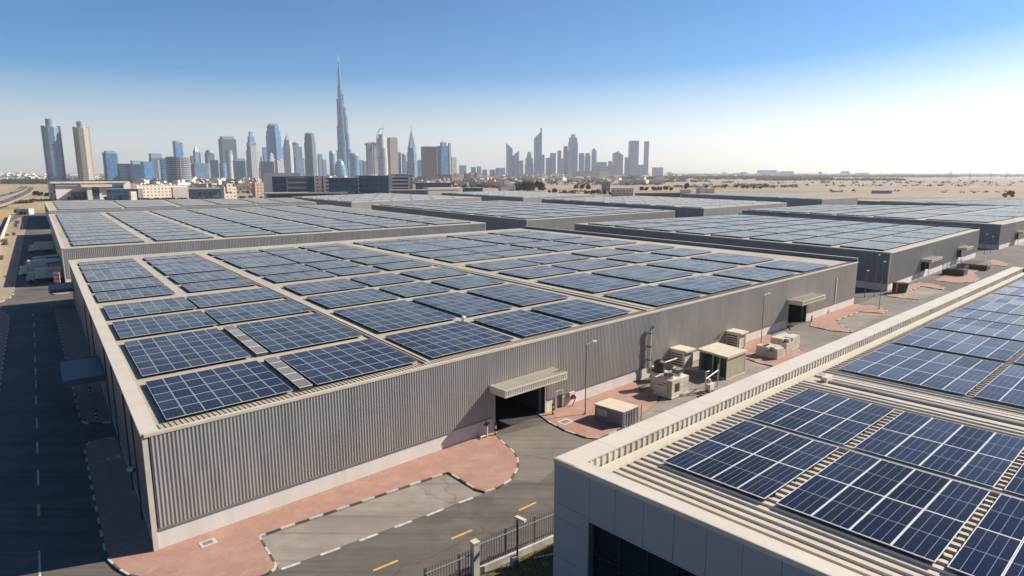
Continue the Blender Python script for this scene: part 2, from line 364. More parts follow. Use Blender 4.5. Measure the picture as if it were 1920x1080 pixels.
def topuv(u, v, a, b):
    return [(0, 0), (a, 0), (a, b), (0, b)] if u.cross(v).z > 0 else [(0, 0), (0, b), (a, b), (a, 0)]
def panel_block(cor, ns, nt, lift, label, group, parts, cellmat, dx=0.03, name='solar_array', thick=0.05):
    """cor: near-left, near-right, far-right, far-left corners on the roof sheet"""
    nl, nr, fr, fl = cor
    u = ((nr - nl) + (fr - fl)) / 2; v = ((fl - nl) + (fr - nr)) / 2
    c = (nl + nr + fr + fl) / 4; o = c - u / 2 - v / 2; zr = nl.z
    root = None
    up = V(0, 0, 1)
    if not parts:
        mb = MB()
        a = o + up * (lift - thick)
        mb.pbox(a, u, v, up * thick, 1, 0, 2)
        mb.uv[0] = topuv(u, v, ns, nt)
        for k in range(nt + 1):
            q = o + v * (min(max(k / nt, 0.012), 0.988)) - v.normalized() * 0.03
            mb.pbox(q + up * 0.003, u, v.normalized() * 0.06, up * (lift - thick - 0.005), 2)
        ob = mb.build(name, [cellmat, M['frame'], M['under']], None, o)
        return tag(ob, label, 'solar panels', group)
    root = empty(name, o, label, 'solar panels', group)
    du, dv = u / ns, v / nt
    gu, gv = du.normalized() * dx, dv.normalized() * dx
    mb = MB()
    mb.pbox(o + up * (lift - thick) + gu / 2 + gv / 2, du - gu, dv - gv, up * thick, 1, 0, 2)
    mb.uv[0] = topuv(u, v, 1, 1)
    first = mb.build('solar_panel', [cellmat, M['frame'], M['under']], root)
    for i in range(ns):
        for j in range(nt):
            if i == j == 0: continue
            k = first.copy(); col.objects.link(k); k.parent = root; k.location = du * i + dv * j
    rb = MB()
    for k in range(nt * 2):
        q = o + v * ((k + 0.5) / (nt * 2))
        rb.pbox(q + up * 0.06, u, v.normalized() * 0.06, up * (lift - thick - 0.065), 0)
        for i in range(ns + 1):
            rb.pbox(q + u * min(i / ns, 0.99) + up * 0.002, u.normalized() * 0.05, v.normalized() * 0.06, up * 0.056, 0)
    rb.build('mounting_rail', M['steel_dark'], root)
    return root

ORD = ['first', 'second', 'third', 'fourth', 'fifth', 'sixth', 'seventh', 'eighth', 'ninth', 'tenth', 'eleventh', 'twelfth', 'thirteenth']

# ------------------------------------------------------------------ ground, roads, pavements
def sheet(name, poly, z, mat, kind='structure'):
    mb = MB(); P = [V(p[0], p[1], z) for p in poly]
    ar = sum(P[i].x * P[(i + 1) % len(P)].y - P[(i + 1) % len(P)].x * P[i].y for i in range(len(P)))
    if ar < 0: P.reverse()
    mb.face(P, 0, [(p.x, p.y) for p in P])
    return tag(mb.build(name, mat), kind=kind)
XG, Y1 = 14000, 16000
sheet('ground', [(-XG, -400), (XG, -400), (XG, Y1), (-XG, Y1)], -0.10, M['sand'])
def AB(a, b, z=0.0):
    p = QA[0] + UA * a + VA * b; return V(p.x, p.y, z)
sheet('road', [AB(-27.5, -75), AB(330, -75), AB(330, 250), AB(200, 560), AB(-18, 560), AB(-27.5, 300)], 0.0, M['asphalt'])

def pavement(name, pts, kerb_edges, z=0.13, seg=1.0, mat='paver', invert=False):
    P = [V(p.x, p.y) for p in pts]
    mb = MB(); mb.prism(P, -0.02, z, 0, 0)
    tag(mb.build(name, M[mat]), kind='structure')
    if not kerb_edges: return
    kb = MB(); k = 0; acc = 0.0
    cen = sum(P, V(0, 0)) / len(P)
    ar = sum(P[i].x * P[(i + 1) % len(P)].y - P[(i + 1) % len(P)].x * P[i].y for i in range(len(P)))
    for i in kerb_edges:
        a, b = P[i], P[(i + 1) % len(P)]; L = (b - a).length; d = (b - a) / L
        n = V(d.y, -d.x) if ar > 0 else V(-d.y, d.x)          # outward
        s = 0.0
        while s < L - 1e-4:
            step = min(seg - acc, L - s)
            kb.pbox(a + d * s - n * 0.13 + V(0, 0, -0.02), d * (step - 0.006), n * 0.17, V(0, 0, z + 0.035), k % 2)
            acc += step; s += step
            if acc >= seg - 1e-4: acc = 0.0; k += 1
    tag(kb.build('kerb', [M['kerb_w'], M['kerb_b']]), kind='structure')
def U(*pts): return [un(x, y) for x, y in pts]

WA = lambda s, off=0.0: QA[0].lerp(QA[1], s).xy.to_3d() + NA * off
# pavement round the near corner: side strip, front strip and the rounded head beside the loading door
front = U((214, 822), (186, 824), (166, 831), (157, 842), (172, 920), (185, 985), (195, 1031), (203, 1052), (219, 1068), (240, 1080),
          (300, 1096), (470, 1090), (503, 1078), (516, 1068), (518, 1060), (487, 1007), (840, 887.5), (893, 920), (910, 924), (937, 915),
          (960, 899), (971, 880), (972, 862), (961, 845), (942, 829), (928, 815))
front += [WA(0.243, -1.5), WA(0.02, -1.5), AB(1.5, 14)]
pavement('pavement', front, list(range(0, 25)), seg=1.25)
sheet('parking_bay', U((489, 1008.5), (840, 889), (894, 922), (905, 926), (524, 1068), (519, 1059)), 0.004, M['bay'])
apron = U((932, 818), (944, 829), (963, 845), (974, 862), (973, 882), (962, 900), (1010, 905), (1080, 850), (1130, 824), (1098, 822), (1058, 808), (1027, 793))
sheet('door_apron', apron, 0.004, asphalt_mat('apron', (0.15, 0.132, 0.105), (0.19, 0.165, 0.13), (0.10, 0.09, 0.076), R(20)))
right1 = U((1028, 792), (1058, 808), (1098, 822), (1125, 824), (1175, 800), (1230, 757), (1240, 735), (1200, 738), (1195, 725)) + [WA(0.44, -1), WA(0.30, -1)]
pavement('pavement', right1, [0, 1, 2, 3], seg=1.6)
sheet('yard_slab', U((1128, 826), (1176, 801), (1231, 757), (1241, 735), (1202, 738), (1250, 700), (1395, 645), (1440, 690), (1300, 775), (1170, 840)), 0.006, M['bay'])
right2 = U((1350, 672), (1392, 671), (1425, 682), (1460, 690), (1530, 664), (1490, 655), (1480, 650)) + [WA(0.72, -1), WA(0.60, -1)]
pavement('pavement', right2, [0, 1, 2, 3, 4], seg=1.6)
right3 = U((1518, 612), (1560, 621), (1596, 624), (1590, 616), (1564, 604), (1612, 585), (1656, 588), (1664, 583), (1645, 575), (1605, 571)) + [WA(0.97, -1), WA(0.87, -1)]
pavement('pavement', right3, [0, 1, 2, 3, 4, 5, 6, 7, 8], seg=1.6)
right4 = U((1662, 555), (1690, 560), (1722, 562), (1716, 556), (1690, 552), (1728, 537), (1768, 544), (1772, 540), (1750, 533), (1724, 530), (1690, 540), (1668, 549))
pavement('pavement', right4, [0, 1, 2, 3, 4, 5, 6, 7, 8], seg=1.6)
pavement('pavement', U((1752, 526), (1790, 531), (1826, 530), (1836, 524), (1825, 512), (1860, 497), (1886, 500), (1890, 494), (1862, 487), (1790, 508)), [0, 1, 2, 3, 4, 5, 6, 7], seg=1.6)
sheet('bay_slab', U((1566, 604), (1612, 586), (1655, 589), (1598, 622)), 0.006, M['bay'])
sheet('bay_slab', U((1692, 552), (1728, 538), (1768, 545), (1724, 561)), 0.006, M['bay'])
# side road: pavement along the shaded wall, far kerbs, verge
side = U((103, 579), (104, 590), (107, 605), (128, 697), (149, 784), (153, 791), (162, 795), (207, 793)) + [AB(1, 27.5), AB(1, 116)]
pavement('pavement', side, [0, 1, 2, 3, 4, 5, 6], seg=1.6)
pavement('pavement', U((93, 537), (93, 549), (100, 553), (118, 553), (131, 551), (128, 534), (112, 532)), [0, 1, 2, 3], seg=2)
left = U((-140, 1000), (-35, 820), (0, 735), (11, 650), (17, 612), (19, 596), (16, 590), (0, 584), (-80, 592))
pavement('pavement', left, [0, 1, 2, 3, 4, 5, 6, 7], seg=1.6)
pavement('pavement', U((27, 541), (26, 552), (18, 560), (0, 567), (-30, 572), (-70, 520), (-10, 440), (34, 408), (52, 408)), [0, 1, 2, 8], seg=2.4, mat='sand')
sheet('lane', [w_ for w_ in (WA(.42, .2), WA(1.25, .2), WA(1.25, 24), WA(.42, 24))], 0.003, asphalt_mat('lane_asphalt', (0.15, 0.135, 0.115), (0.20, 0.18, 0.15), (0.105, 0.094, 0.08), R(-42)))
# painted lines
ml = MB()
for (a, b) in (((528, 1067), (563, 1055)), ((601, 1040.5), (638, 1027)), ((674, 1014), (708, 1001)), ((740, 989), (772, 977)), ((800, 967), (832, 954)), ((860, 943), (887, 933))):
    p, q = un(*a), un(*b); d = (q - p).normalized(); n = V(-d.y, d.x) * 0.14
    ml.face([p - n + V(0, 0, .008), p + n + V(0, 0, .008), q + n + V(0, 0, .008), q - n + V(0, 0, .008)][::-1])
for (x, y0, y1) in ((62, 588, 593), (63.5, 606, 613), (64.5, 624, 632), (65.5, 642, 651), (66, 668, 679), (66.5, 690, 703), (67, 713, 728), (67.5, 742, 758), (68.5, 784, 803), (69.5, 828, 850), (71, 882, 910), (73.5, 1033, 1092)):
    p, q = un(x, y0), un(x + (y1 - y0) * .03, y1); d = (q - p).normalized(); n = V(-d.y, d.x) * 0.075
    ml.face([p - n + V(0, 0, .008), p + n + V(0, 0, .008), q + n + V(0, 0, .008), q - n + V(0, 0, .008)])
for k in range(9):
    p = AB(-18.8, 112 + k * 7, .008); d = VA; n = V(-d.y, d.x) * 0.12
    ml.face([p - n, p + n, p + n + d * 3, p - n + d * 3])
for (a, b) in (((38, 503), (58, 501)), ((62, 500), (74, 498))):
    p, q = un(*a), un(*b); d = (q - p).normalized(); n = V(-d.y, d.x) * 0.35
    ml.face([p - n + V(0, 0, .008), p + n + V(0, 0, .008), q + n + V(0, 0, .008), q - n + V(0, 0, .008)][::-1])
tag(ml.build('road_marking', M['white_line']), kind='structure')
yl = MB()
for (a, b) in (((700, 1070), (746, 1051)), ((846, 1010.5), (885, 994)), ((973, 957), (1005, 942)), ((72, 945), (73, 968)), ((1045, 928), (1072, 916))):
    p, q = un(*a), un(*b); d = (q - p).normalized(); n = V(-d.y, d.x) * 0.12
    f = [p - n + V(0, 0, .008), p + n + V(0, 0, .008), q + n + V(0, 0, .008), q - n + V(0, 0, .008)]
    if (f[1] - f[0]).cross(f[2] - f[0]).z < 0: f.reverse()
    yl.face(f)
tag(yl.build('yellow_marking', M['yellow_line']), kind='structure')

# ------------------------------------------------------------------ main warehouse
WH = 'grey warehouse with open loading door'
root = empty('warehouse', QA[0].xy.to_3d(), 'big grey ribbed warehouse with a canopied open loading door and panels on its cream roof', 'warehouse')
c0, c1, c2, c3 = [p.xy.to_3d() for p in QA]
PL, CT = 1.95, HW - 0.22                     # plinth top, cladding top
dA, dB = (onplane(928, 800, c0, NA) - c0).dot(UA), (onplane(1021, 760, c0, NA) - c0).dot(UA)     # first door
DH = 5.3
eA, eB = (onplane(1477, 590, c0, NA) - c0).dot(UA), (onplane(1511, 590, c0, NA) - c0).dot(UA)    # second door
LA = (c1 - c0).length
pA, pB = (onplane(1041, 765, c0, NA) - c0).dot(UA), (onplane(1053, 765, c0, NA) - c0).dot(UA)    # small door
w = lambda a, off=0.0: c0 + UA * a + NA * off
NL = (V(-VA.y, VA.x)); NL = NL if NL.dot(UA) < 0 else -NL
cl = MB()
for a, b in ((0.35, dA - .15), (dB + .15, eA - .15), (eB + .15, LA - 0.3)): ribbed(cl, w(a, .1), w(b, .1), PL, CT, 0.30, 0.075, NA)
for a, b in ((dA - .15, dB + .15), (eA - .15, eB + .15)): ribbed(cl, w(a, .1), w(b, .1), DH, CT, 0.30, 0.075, NA)
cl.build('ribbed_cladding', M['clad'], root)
cl = MB(); ribbed(cl, c3 + NL * .1, c0 + NL * .1, 1.2, CT, 0.9, 0.04, NL); cl.build('side_cladding', M['clad_shade_tone'], root)
cl = MB()
nR = V((c2 - c1).y, -(c2 - c1).x).normalized()
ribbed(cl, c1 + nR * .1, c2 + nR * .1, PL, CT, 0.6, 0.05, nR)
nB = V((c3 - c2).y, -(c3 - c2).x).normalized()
ribbed(cl, c2 + nB * .1, c3 + nB * .1, PL, CT, 0.6, 0.05, nB); cl.build('rear_cladding', M['clad_shade_tone'], root)
pl = MB()
up = V(0, 0, 1)
for a, b in ((0, dA - .35), (dB + .35, pA), (pB, eA - .35), (eB + .35, LA)):
    pl.pbox(w(a, -.3), UA * (b - a), NA * .3, up * PL)
pl.pbox(c3 + VA * -0.0 + NL * -.3, c0 - c3, NL * .3, up * 1.2)
pl.pbox(c1 - nR * .3, c2 - c1, nR * .3, up * PL); pl.pbox(c2 - nB * .3, c3 - c2, nB * .3, up * PL)
pl.build('plinth', M['plinth'], root)
fl = MB()
for a, b in ((0.35, dA - .36), (dB + .36, pA - .06), (pB + .06, eA - .36), (eB + .36, LA - .3)): fl.pbox(w(a, .005) + up * (PL - .1), UA * (b - a), NA * .17, up * .13)
fl.build('drip_flashing', M['grey_metal'], root)
rm = MB(); rm.face([QA[0] + up * -.02, QA[1] + up * -.02, QA[2] + up * -.02, QA[3] + up * -.02]); rm.build('roof', M['roof'], root)
# close ribs of the eave sheet along the front, cross ribs along the shaded side
rb = MB(); k = 0
while k * 0.42 < LA - 1:
    p = w(0.9 + k * .42, -.15) + up * (HW - .018); rb.pbox(p, UA * .09, -NA * 1.25, up * .055); k += 1
k = 0
LV = (c3 - c0).length; d3 = (c3 - c0) / LV
while k * 0.8 < LV * 0.35:
    p = c0 + d3 * (1.4 + k * .8) + UA * 1.25 + up * (HW - .018); rb.pbox(p, d3 * .05, UA * (PA(.0105, .05) - c0).dot(UA), up * .03); k += 1
rb.build('roof_rib', M['roof'], root)
cp = MB()
cp.pbox(w(0, -.14) + up * (HW - .22), UA * LA, NA * .36, up * .25)
cp.pbox(c0 + NL * .2 + up * (HW - .22), c3 - c0, -NL * 1.25, up * .30)
cp.pbox(c3 + nB * .2 + up * (HW - .22), c2 - c3, -nB * .9, up * .30)
cp.build('eave_trim', M['cap'], root)
cp = MB(); cp.pbox(c1 + nR * .15 + up * (HW - .22), c2 - c1, -nR * .5, up * 1.05); cp.build('parapet', M['clad_shade_tone'], root)
cp = MB(); cp.pbox(c1 + nR * .22 + up * (HW + .832), c2 - c1, -nR * .64, up * .06); cp.build('coping', M['cap_white'], root)
cn = MB()
cn.pbox(c0 + NL * .12 + NA * .12 , UA * .38, -NA * .3, up * (HW - .23)); cn.pbox(c0 + NL * .13 + NA * .12, d3 * .35, UA * .12, up * (HW - .235))
cn.build('corner_trim', M['cap'], root)
# walkway ridges of the roof
for (s0, s1) in ((.1715, .1768), (.4335, .449)):
    g = MB(); wid = (PA(s1, .3) - PA(s0, .3)); a = PA(s0, .006); b = PA(s0, .955)
    g.pbox(a + up * -.015, b - a, UA * wid.length, up * .20); g.pbox(a + up * .19 + UA * wid.length * .35, b - a, UA * wid.length * .3, up * .1)
    g.build('walkway_ridge', M['roof'], root)
g = MB()
for s0, s1 in ((.012, .1705), (.178, .4325), (.450, .985)):
    t0, t1 = .452 + .02 * s0, .452 + .02 * s1
    a, b = PA(s0, t0), PA(s1, t1); g.pbox(a + up * -.015, b - a, VA * .9, up * .12)
g.build('cross_walkway', M['roof'], root)
# frosted strips between the first and second column
for t0, t1 in ((.0095, .100), (.118, .240)):
    a, b, c_, d = PA(.0835, t0), PA(.0915, t0), PA(.0925, t1), PA(.084, t1)
    g = MB(); uu = ((b - a) + (c_ - d)) / 2; vv = ((d - a) + (c_ - b)) / 2
    g.pbox(a + up * .36, uu, vv, up * .05, 1, 0, 2); g.uv[0] = [(0, 0), (1, 0), (1, 5), (0, 5)]
    for k in range(6): g.pbox(a + vv * k / 5.1 + up * .01, uu, vv.normalized() * .08, up * .345, 2)
    g.build('frosted_strip', [M['cell_grey'], M['frame'], M['under']], root)
# loading doors
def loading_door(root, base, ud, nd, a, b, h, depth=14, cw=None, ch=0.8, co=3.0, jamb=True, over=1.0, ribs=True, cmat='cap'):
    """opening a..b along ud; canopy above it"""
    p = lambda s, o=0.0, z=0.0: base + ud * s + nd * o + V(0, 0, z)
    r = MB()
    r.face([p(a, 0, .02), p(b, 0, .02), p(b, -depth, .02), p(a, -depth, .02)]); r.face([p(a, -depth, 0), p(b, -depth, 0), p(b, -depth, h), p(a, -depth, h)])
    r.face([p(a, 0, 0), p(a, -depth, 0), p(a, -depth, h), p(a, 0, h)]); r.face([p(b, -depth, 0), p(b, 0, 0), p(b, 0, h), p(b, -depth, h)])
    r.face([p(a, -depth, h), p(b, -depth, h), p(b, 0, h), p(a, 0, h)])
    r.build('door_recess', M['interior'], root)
    j = MB()
    for s in (a - .36, b + .004): j.pbox(p(s, -.35), ud * .355, nd * .44, V(0, 0, h + .02))
    j.pbox(p(a - .36, -.35, h + .022), ud * (b - a + .72), nd * .44, V(0, 0, .2))
    j.build('door_frame', M['cap'], root)
    c = MB()
    L = b - a + 2 * over; z = h + .25
    c.pbox(p(a - over, .2, z), ud * L, nd * co, V(0, 0, .1))
    c.pbox(p(a - over - .1, .2 + co, z - .15), ud * (L + .2), nd * .1, V(0, 0, ch + .15)); 
    c.pbox(p(a - over - .1, .2, z - .15), ud * .1, nd * co, V(0, 0, ch + .15)); c.pbox(p(b + over, .2, z - .15), ud * .1, nd * co, V(0, 0, ch + .15))
    c.pbox(p(a - over + .004, .2, z + ch - .14), ud * (L - .008), nd * (co - .006), V(0, 0, .08))
    if ribs:
        k = 0
        while k * .36 < L - .2:
            c.pbox(p(a - over + .1 + k * .36, .25, z + ch - .06), ud * .11, nd * (co - .12), V(0, 0, .055))
            c.pbox(p(a - over + .1 + k * .36, .302 + co, z + .03), ud * .09, nd * .035, V(0, 0, ch - .26)); k += 1
        c.pbox(p(a - over - .1, .302 + co, z + ch - .2), ud * (L + .2), nd * .05, V(0, 0, .2)); c.pbox(p(a - over - .1, .302 + co, z - .15), ud * (L + .2), nd * .05, V(0, 0, .16))
    c.build('canopy', M[cmat], root)
    t = MB()
    for s in (a + .02, b - .14): t.pbox(p(s, -.9), ud * .12, nd * .3, V(0, 0, h - .5))
    t.build('shutter_track', M['alu'], root)
    t = MB(); t.pbox(p(a + .02, -1.0, h - .55), ud * (b - a - .04), nd * .5, V(0, 0, .5)); t.build('shutter_box', M['grey_metal'], root)
loading_door(root, c0, UA, NA, dA, dB, DH - .28, over=.9, co=2.6, ch=.75)
loading_door(root, c0, UA, NA, eA, eB, DH - .28, over=1.0, co=2.8, ch=.7)
sd = MB(); sd.pbox(w(pA + .02, -.2), UA * (pB - pA - .04), NA * .06, up * 2.5); sd.build('side_door', M['grey_metal'], root)
sd = MB()
for a in (pA - .12, pB): sd.pbox(w(a, -.25), UA * .12, NA * .42, up * 2.62)
sd.pbox(w(pA, -.25) + up * 2.5, UA * (pB - pA), NA * .42, up * .12); sd.build('side_door_frame', M['white_paint'], root)
# two canopied doors on the shaded side wall

def side_door(root, base, ud, nd, a, b):
    loading_door(root, base, ud, nd, a, b, 4.6, depth=1.4, over=.8, co=4.2, ch=.6, ribs=False, cmat='canopy_teal')
vsd = -d3
def along(px, py):                          # metres from the near corner along the shaded wall
    q = onplane(px, py, c0, NL); return (q - c0).dot(d3)
sb = along(208, 740); sa = along(196, 705)
side_door(root, c0, d3, NL, 37.2, 46.0)
side_door(root, c0, d3, NL, 113.0, 121.0)
for a in (6.0, 12.5, 24.0, 33.0, 55.0, 70.0):
    dp = MB(); dp.pbox(c0 + d3 * a + NL * .14, d3 * .16, NL * .12, up * (HW - .3)); dp.build('downpipe', M['steel_dark'], root)
q = (onplane(1565, 540, c0, NA) - c0).dot(UA)
dp = MB(); dp.pbox(w(q, .165) + up * PL, UA * .35, NA * .16, up * (HW * .56)); dp.build('wall_duct', M['cap_white'], root)
fd = MB(); fd.box(c0 + d3 * 9.0 + NL * .45 + up * 3.6, (.5, .35, .25), 0); fd.box(c0 + d3 * 9.0 + NL * .2 + up * 3.4, (.12, .3, .3), 1)
fd.build('floodlight', [M['white_paint'], M['steel_dark']], root)

# panel fields of the main roof
ROWS_T = [(.0095, .100, 5), (.1165, .240, 6), (.258, .340, 4), (.361, .444, 4), (.480, .550, 3), (.563, .650, 4), (.667, .800, 6), (.811, .874, 3), (.888, .932, 2)]
COLS = []
for i, (t0, t1, nt) in enumerate(ROWS_T):
    if i < 2: c_ = [(.0115, .0795), (.0945, .168)]
    elif i < 4: c_ = [(.0108, .0835), (.086, .171)]
    else: c_ = [(.009, .081), (.0955, .1705)]
    tm = min((t0 + t1) / 2, .48)
    c_ += [(.1785 + .03 * tm, .259 + .03 * tm), (.270 + .018 * tm, .331 + .022 * tm), (.342 + .024 * tm, .412 + .034 * tm)]
    c_ += [(.453 + .035 * tm, .541 + .06 * tm), (.558 + .035 * tm, .662 + .055 * tm), (.686 + .04 * tm, .787 + .05 * tm), (.810 + .04 * tm, .903 + .08 * tm)]
    COLS.append(c_)
for i, (t0, t1, nt) in enumerate(ROWS_T):
    for j, (s0, s1) in enumerate(COLS[i]):
        dt = (.008 if s0 > .4 else 0) * (1 if i >= 4 else 0) + (.004 if s0 > .4 and i < 4 and i > 1 else 0)
        cor = [PA(s0, t0 + dt), PA(s1, t0 + dt), PA(s1, t1 + dt), PA(s0, t1 + dt)]
        ns = max(3, round((cor[1] - cor[0]).length / 1.63))
        lab = f"array on open door warehouse, {ORD[i]} row from ribbed front, {ORD[j]} from shaded side"
        panel_block(cor, ns, nt, .34, lab, 'solar arrays on the main warehouse roof', (i < 4 and j < 9) or (i < 6 and j < 5), M['cell_a'])

# ------------------------------------------------------------------ parapet-roofed office building in front
HR, ZR = 12.0, 11.0
P0 = un(1042, 858, HR); UR = (un(1920, 492, HR) - P0).normalized(); FR = (un(1473, 1041, HR) - P0).normalized()
def RP(p, q, z=ZR): v = P0 + UR * p + FR * q; return V(v.x, v.y, z)
PR, QR = 128.0, 78.0
NF = V(FR.y, -FR.x); NF = NF if NF.dot(UR) < 0 else -NF          # outward of the clad front
NPW = V(-UR.y, UR.x); NPW = NPW if NPW.dot(FR) < 0 else -NPW     # outward of the long parapet wall
rr = empty('office_building', RP(0, 0, 0), 'panel clad building with a wide white parapet and large solar arrays on a ribbed roof', 'building')
def panels(mb, p0, d, n, a0, a1, z0, z1, wd, mat=0, gap=.022):
    k = 0; x = a0
    while x < a1 - .05:
        x1 = min(x + wd, a1)
        mb.pbox(p0 + d * (x + gap / 2) + V(0, 0, z0 + gap / 2), d * (x1 - x - gap), n * .06, V(0, 0, z1 - z0 - gap), mat); x = x1
b0 = RP(0, 0, 0)
M['panel'] = worn('grey_panel', (0.33, 0.32, 0.31), (0.30, 0.29, 0.28), 0.15, 0.45, 0.5)
WX0, WX1, WT, WB = 2.86, 60.0, 8.72, 1.2
bk = MB()
bk.pbox(b0 + NF * -.25 , FR * WX0, NF * .25, V(0, 0, HR - .1)); bk.pbox(b0 + FR * WX0 + NF * -.25 + V(0, 0, WT), FR * (QR - WX0), NF * .25, V(0, 0, HR - WT - .1))
bk.pbox(b0 + FR * WX0 + NF * -.25, FR * (QR - WX0), NF * .25, V(0, 0, WB))
bk.pbox(b0 + FR * .005 + NF * -.251, UR * PR, FR * .25, V(0, 0, HR - .1))
bk.pbox(RP(PR, 0, 0), FR * QR, UR * .25, V(0, 0, HR - .1))
bk.build('wall', M['flash_dark'], rr)
pn = MB()
zs = [0, 2.6, 5.2, 7.97, 8.98, HR - .11]
for z0, z1 in zip(zs, zs[1:]): panels(pn, b0 + NF * .004, FR, NF, -.06, WX0, z0, z1, 3)
panels(pn, b0 + NF * .004, FR, NF, WX0, 70, WT, HR - .11, 1.98); panels(pn, b0 + NF * .004, FR, NF, WX0, 70, 0, WB, 1.98)
for z0, z1 in ((0, 3.0), (3.0, 6.0), (6.0, 9.0), (9.0, HR - .11)): panels(pn, b0 + NPW * .004, UR, NPW, 0, PR, z0, z1, 4)
pn.build('wall_panel_cladding', M['panel'], rr)
wi = MB(); wi.pbox(b0 + FR * WX0 + NF * -.55 + V(0, 0, WB), FR * (WX1 - WX0), NF * .05, V(0, 0, WT - WB)); win = wi.build('window', M['glass'], rr)
wf = MB()
for k in range(30):
    wf.pbox(b0 + FR * (WX0 + .02 + k * 1.98) + NF * -.5 + V(0, 0, WB), FR * .08, NF * .1, V(0, 0, WT - WB))
for z in (WB + .01, 3.6, 6.4, WT - .09): wf.pbox(b0 + FR * WX0 + NF * -.496 + V(0, 0, z), FR * (WX1 - WX0), NF * .08, V(0, 0, .08))
wf.build('window_frame', M['black'], win)
wr = MB(); wr.pbox(b0 + FR * WX0 + NF * -.54 + V(0, 0, WB), FR * .03, NF * .54, V(0, 0, WT - WB)); wr.build('window_reveal', M['flash_dark'], win)
# roof deck with high standing ribs running from the parapet gutter
M['roof_r'] = worn('cream_rib_roof', (0.52, 0.455, 0.36), (0.46, 0.40, 0.315), 0.5, 0.5, 0.4, 0, .03)
rf = MB(); rf.face([RP(.3, .3), RP(PR, .3), RP(PR, QR), RP(.3, QR)][::-1]); rf.build('roof', M['roof_r'], rr)
rb = MB(); p = 1.15; k = 0
while p < PR - 1:
    if not 30.4 < p < 33.6:
        a = RP(p, 2.55, ZR); L = QR - 3
        b_, d_ = .14, .05
        pts = [a, a + UR * d_ + V(0, 0, .13), a + UR * (d_ + b_) + V(0, 0, .13), a + UR * (2 * d_ + b_)]
        for x, y in zip(pts, pts[1:]): rb.face([x, y, y + FR * L, x + FR * L][::-1])
        rb.face(pts[::-1])
    p += .74
rb.build('roof_rib', M['roof_r'], rr)
pa = MB()
pa.pbox(RP(0, 0, HR - .1), UR * PR, FR * 1.66, V(0, 0, .1)); pa.pbox(RP(-.06, 1.662, HR - .1), FR * (QR - 1.6), UR * 1.02, V(0, 0, .099))
pa.pbox(RP(-.075, -.06, HR - .3), UR * (PR + .1), FR * .055, V(0, 0, .3)); pa.pbox(RP(-.09, -.06, HR - .3), FR * QR, -UR * .04, V(0, 0, .3))
pa.build('parapet_coping', M['cap_white'], rr)
cj = MB()
for k in range(1, 32): cj.pbox(RP(k * 4, -.01, HR + .001), UR * .035, FR * 1.66, V(0, 0, .004))
for k in range(1, 10): cj.pbox(RP(-.06, 1.7 + k * 4, HR + .0005), FR * .035, UR * 1.02, V(0, 0, .004))
cj.build('coping_joint', M['cap'], rr)
ib = MB(); ib.pbox(RP(1, 1.35, ZR), UR * (PR - 1), FR * .22, V(0, 0, .895)); ib.pbox(RP(.62, 1.6, ZR), FR * QR, UR * .2, V(0, 0, .895)); ib.build('parapet_inner_sheet', M['white_paint'], rr)
sm = MB(); p = 1.4
while p < PR - 1:
    sm.pbox(RP(p, 1.571, ZR + .01), UR * .16, FR * .07, V(0, 0, .87)); p += .62
sm.build('parapet_seam', M['white_paint'], rr)
gt = MB(); gt.pbox(RP(1.0, 1.65, ZR + .02), UR * (PR - 1), FR * .78, V(0, 0, .15)); gt.pbox(RP(1.0, 2.43, ZR + .03), UR * (PR - 1), FR * .08, V(0, 0, .09))
gt.build('gutter_flashing', M['cap'], rr)
M['ridge'] = worn('ridge_sheet', (0.30, 0.285, 0.25), (0.25, 0.24, 0.215), 0.5, 0.55, 0.3)
# ridge vent with its end cap between the two fields
rv = MB()
n = 14
for (pc, w_, h_) in ((31.6, .42, .2),):
    for k in range(n):
        a0, a1 = math.pi * k / n, math.pi * (k + 1) / n
        A = RP(pc - w_ * math.cos(a0), 4.2, ZR + .05 + h_ * math.sin(a0)); B = RP(pc - w_ * math.cos(a1), 4.2, ZR + .05 + h_ * math.sin(a1))
        rv.face([A, B, B + FR * 60, A + FR * 60][::-1])
for (a, b, h) in ((30.2, 30.75, .12), (32.45, 32.95, .14), (33.3, 33.7, .1), (29.3, 29.7, .1)):
    rv.pbox(RP(a, 2.6, ZR + .002), UR * (b - a), FR * (QR - 4), V(0, 0, h), 1)
rv.build('ridge_vent', [M['ridge'], M['roof_r']], rr)
ec = MB(); ec.box(RP(31.6, 4.0, ZR + .02), (.5, 1.4, .55), 0, math.atan2(FR.y, FR.x)); ec.tube(RP(31.6, 3.7, ZR + .3), RP(31.6, 3.2, ZR + .3), .2, .12, 10); ec.build('ridge_end_cap', M['beige_paint'], rr)
rowsR = [(5.72, 16.35, 2), (17.08, 27.35, 2), (35.6, 49.2, 3), (50.5, 60.6, 2), (61.7, 70.3, 2), (70.95, 77.6, 2), (78.4, 94.4, 4), (95.4, 104.0, 2), (104.9, 115.8, 3), (116.8, 126.5, 3)]
for i, (p0, p1, nt) in enumerate(rowsR):
    qs = [(4.12, 11.0), (11.65, 19.55), (20.02, 27.9), (28.4, 36.3)] if i < 2 else [(3.5, 13.8), (14.4, 24.7), (25.2, 35.5)]
    for j, (q0, q1) in enumerate(qs):
        if (i == 0 and j > 2) or (i >= 4 and j > 1) : continue
        ns = (4 if i < 2 else 6)
        lab = f"large array on the parapet roof, {ORD[i]} row from clad front, {ORD[j]} from gutter"
        panel_block( 
                    [RP(p0, q0), RP(p0, q1), RP(p1, q1), RP(p1, q0)], ns, nt, .36, lab, 'large solar arrays on the parapet roof', True, M['cell_r'], .02)
ct = MB()
for p in (16.7,): ct.pbox(RP(p - .12, 4.2, ZR + .13), UR * .24, FR * 40, V(0, 0, .12))
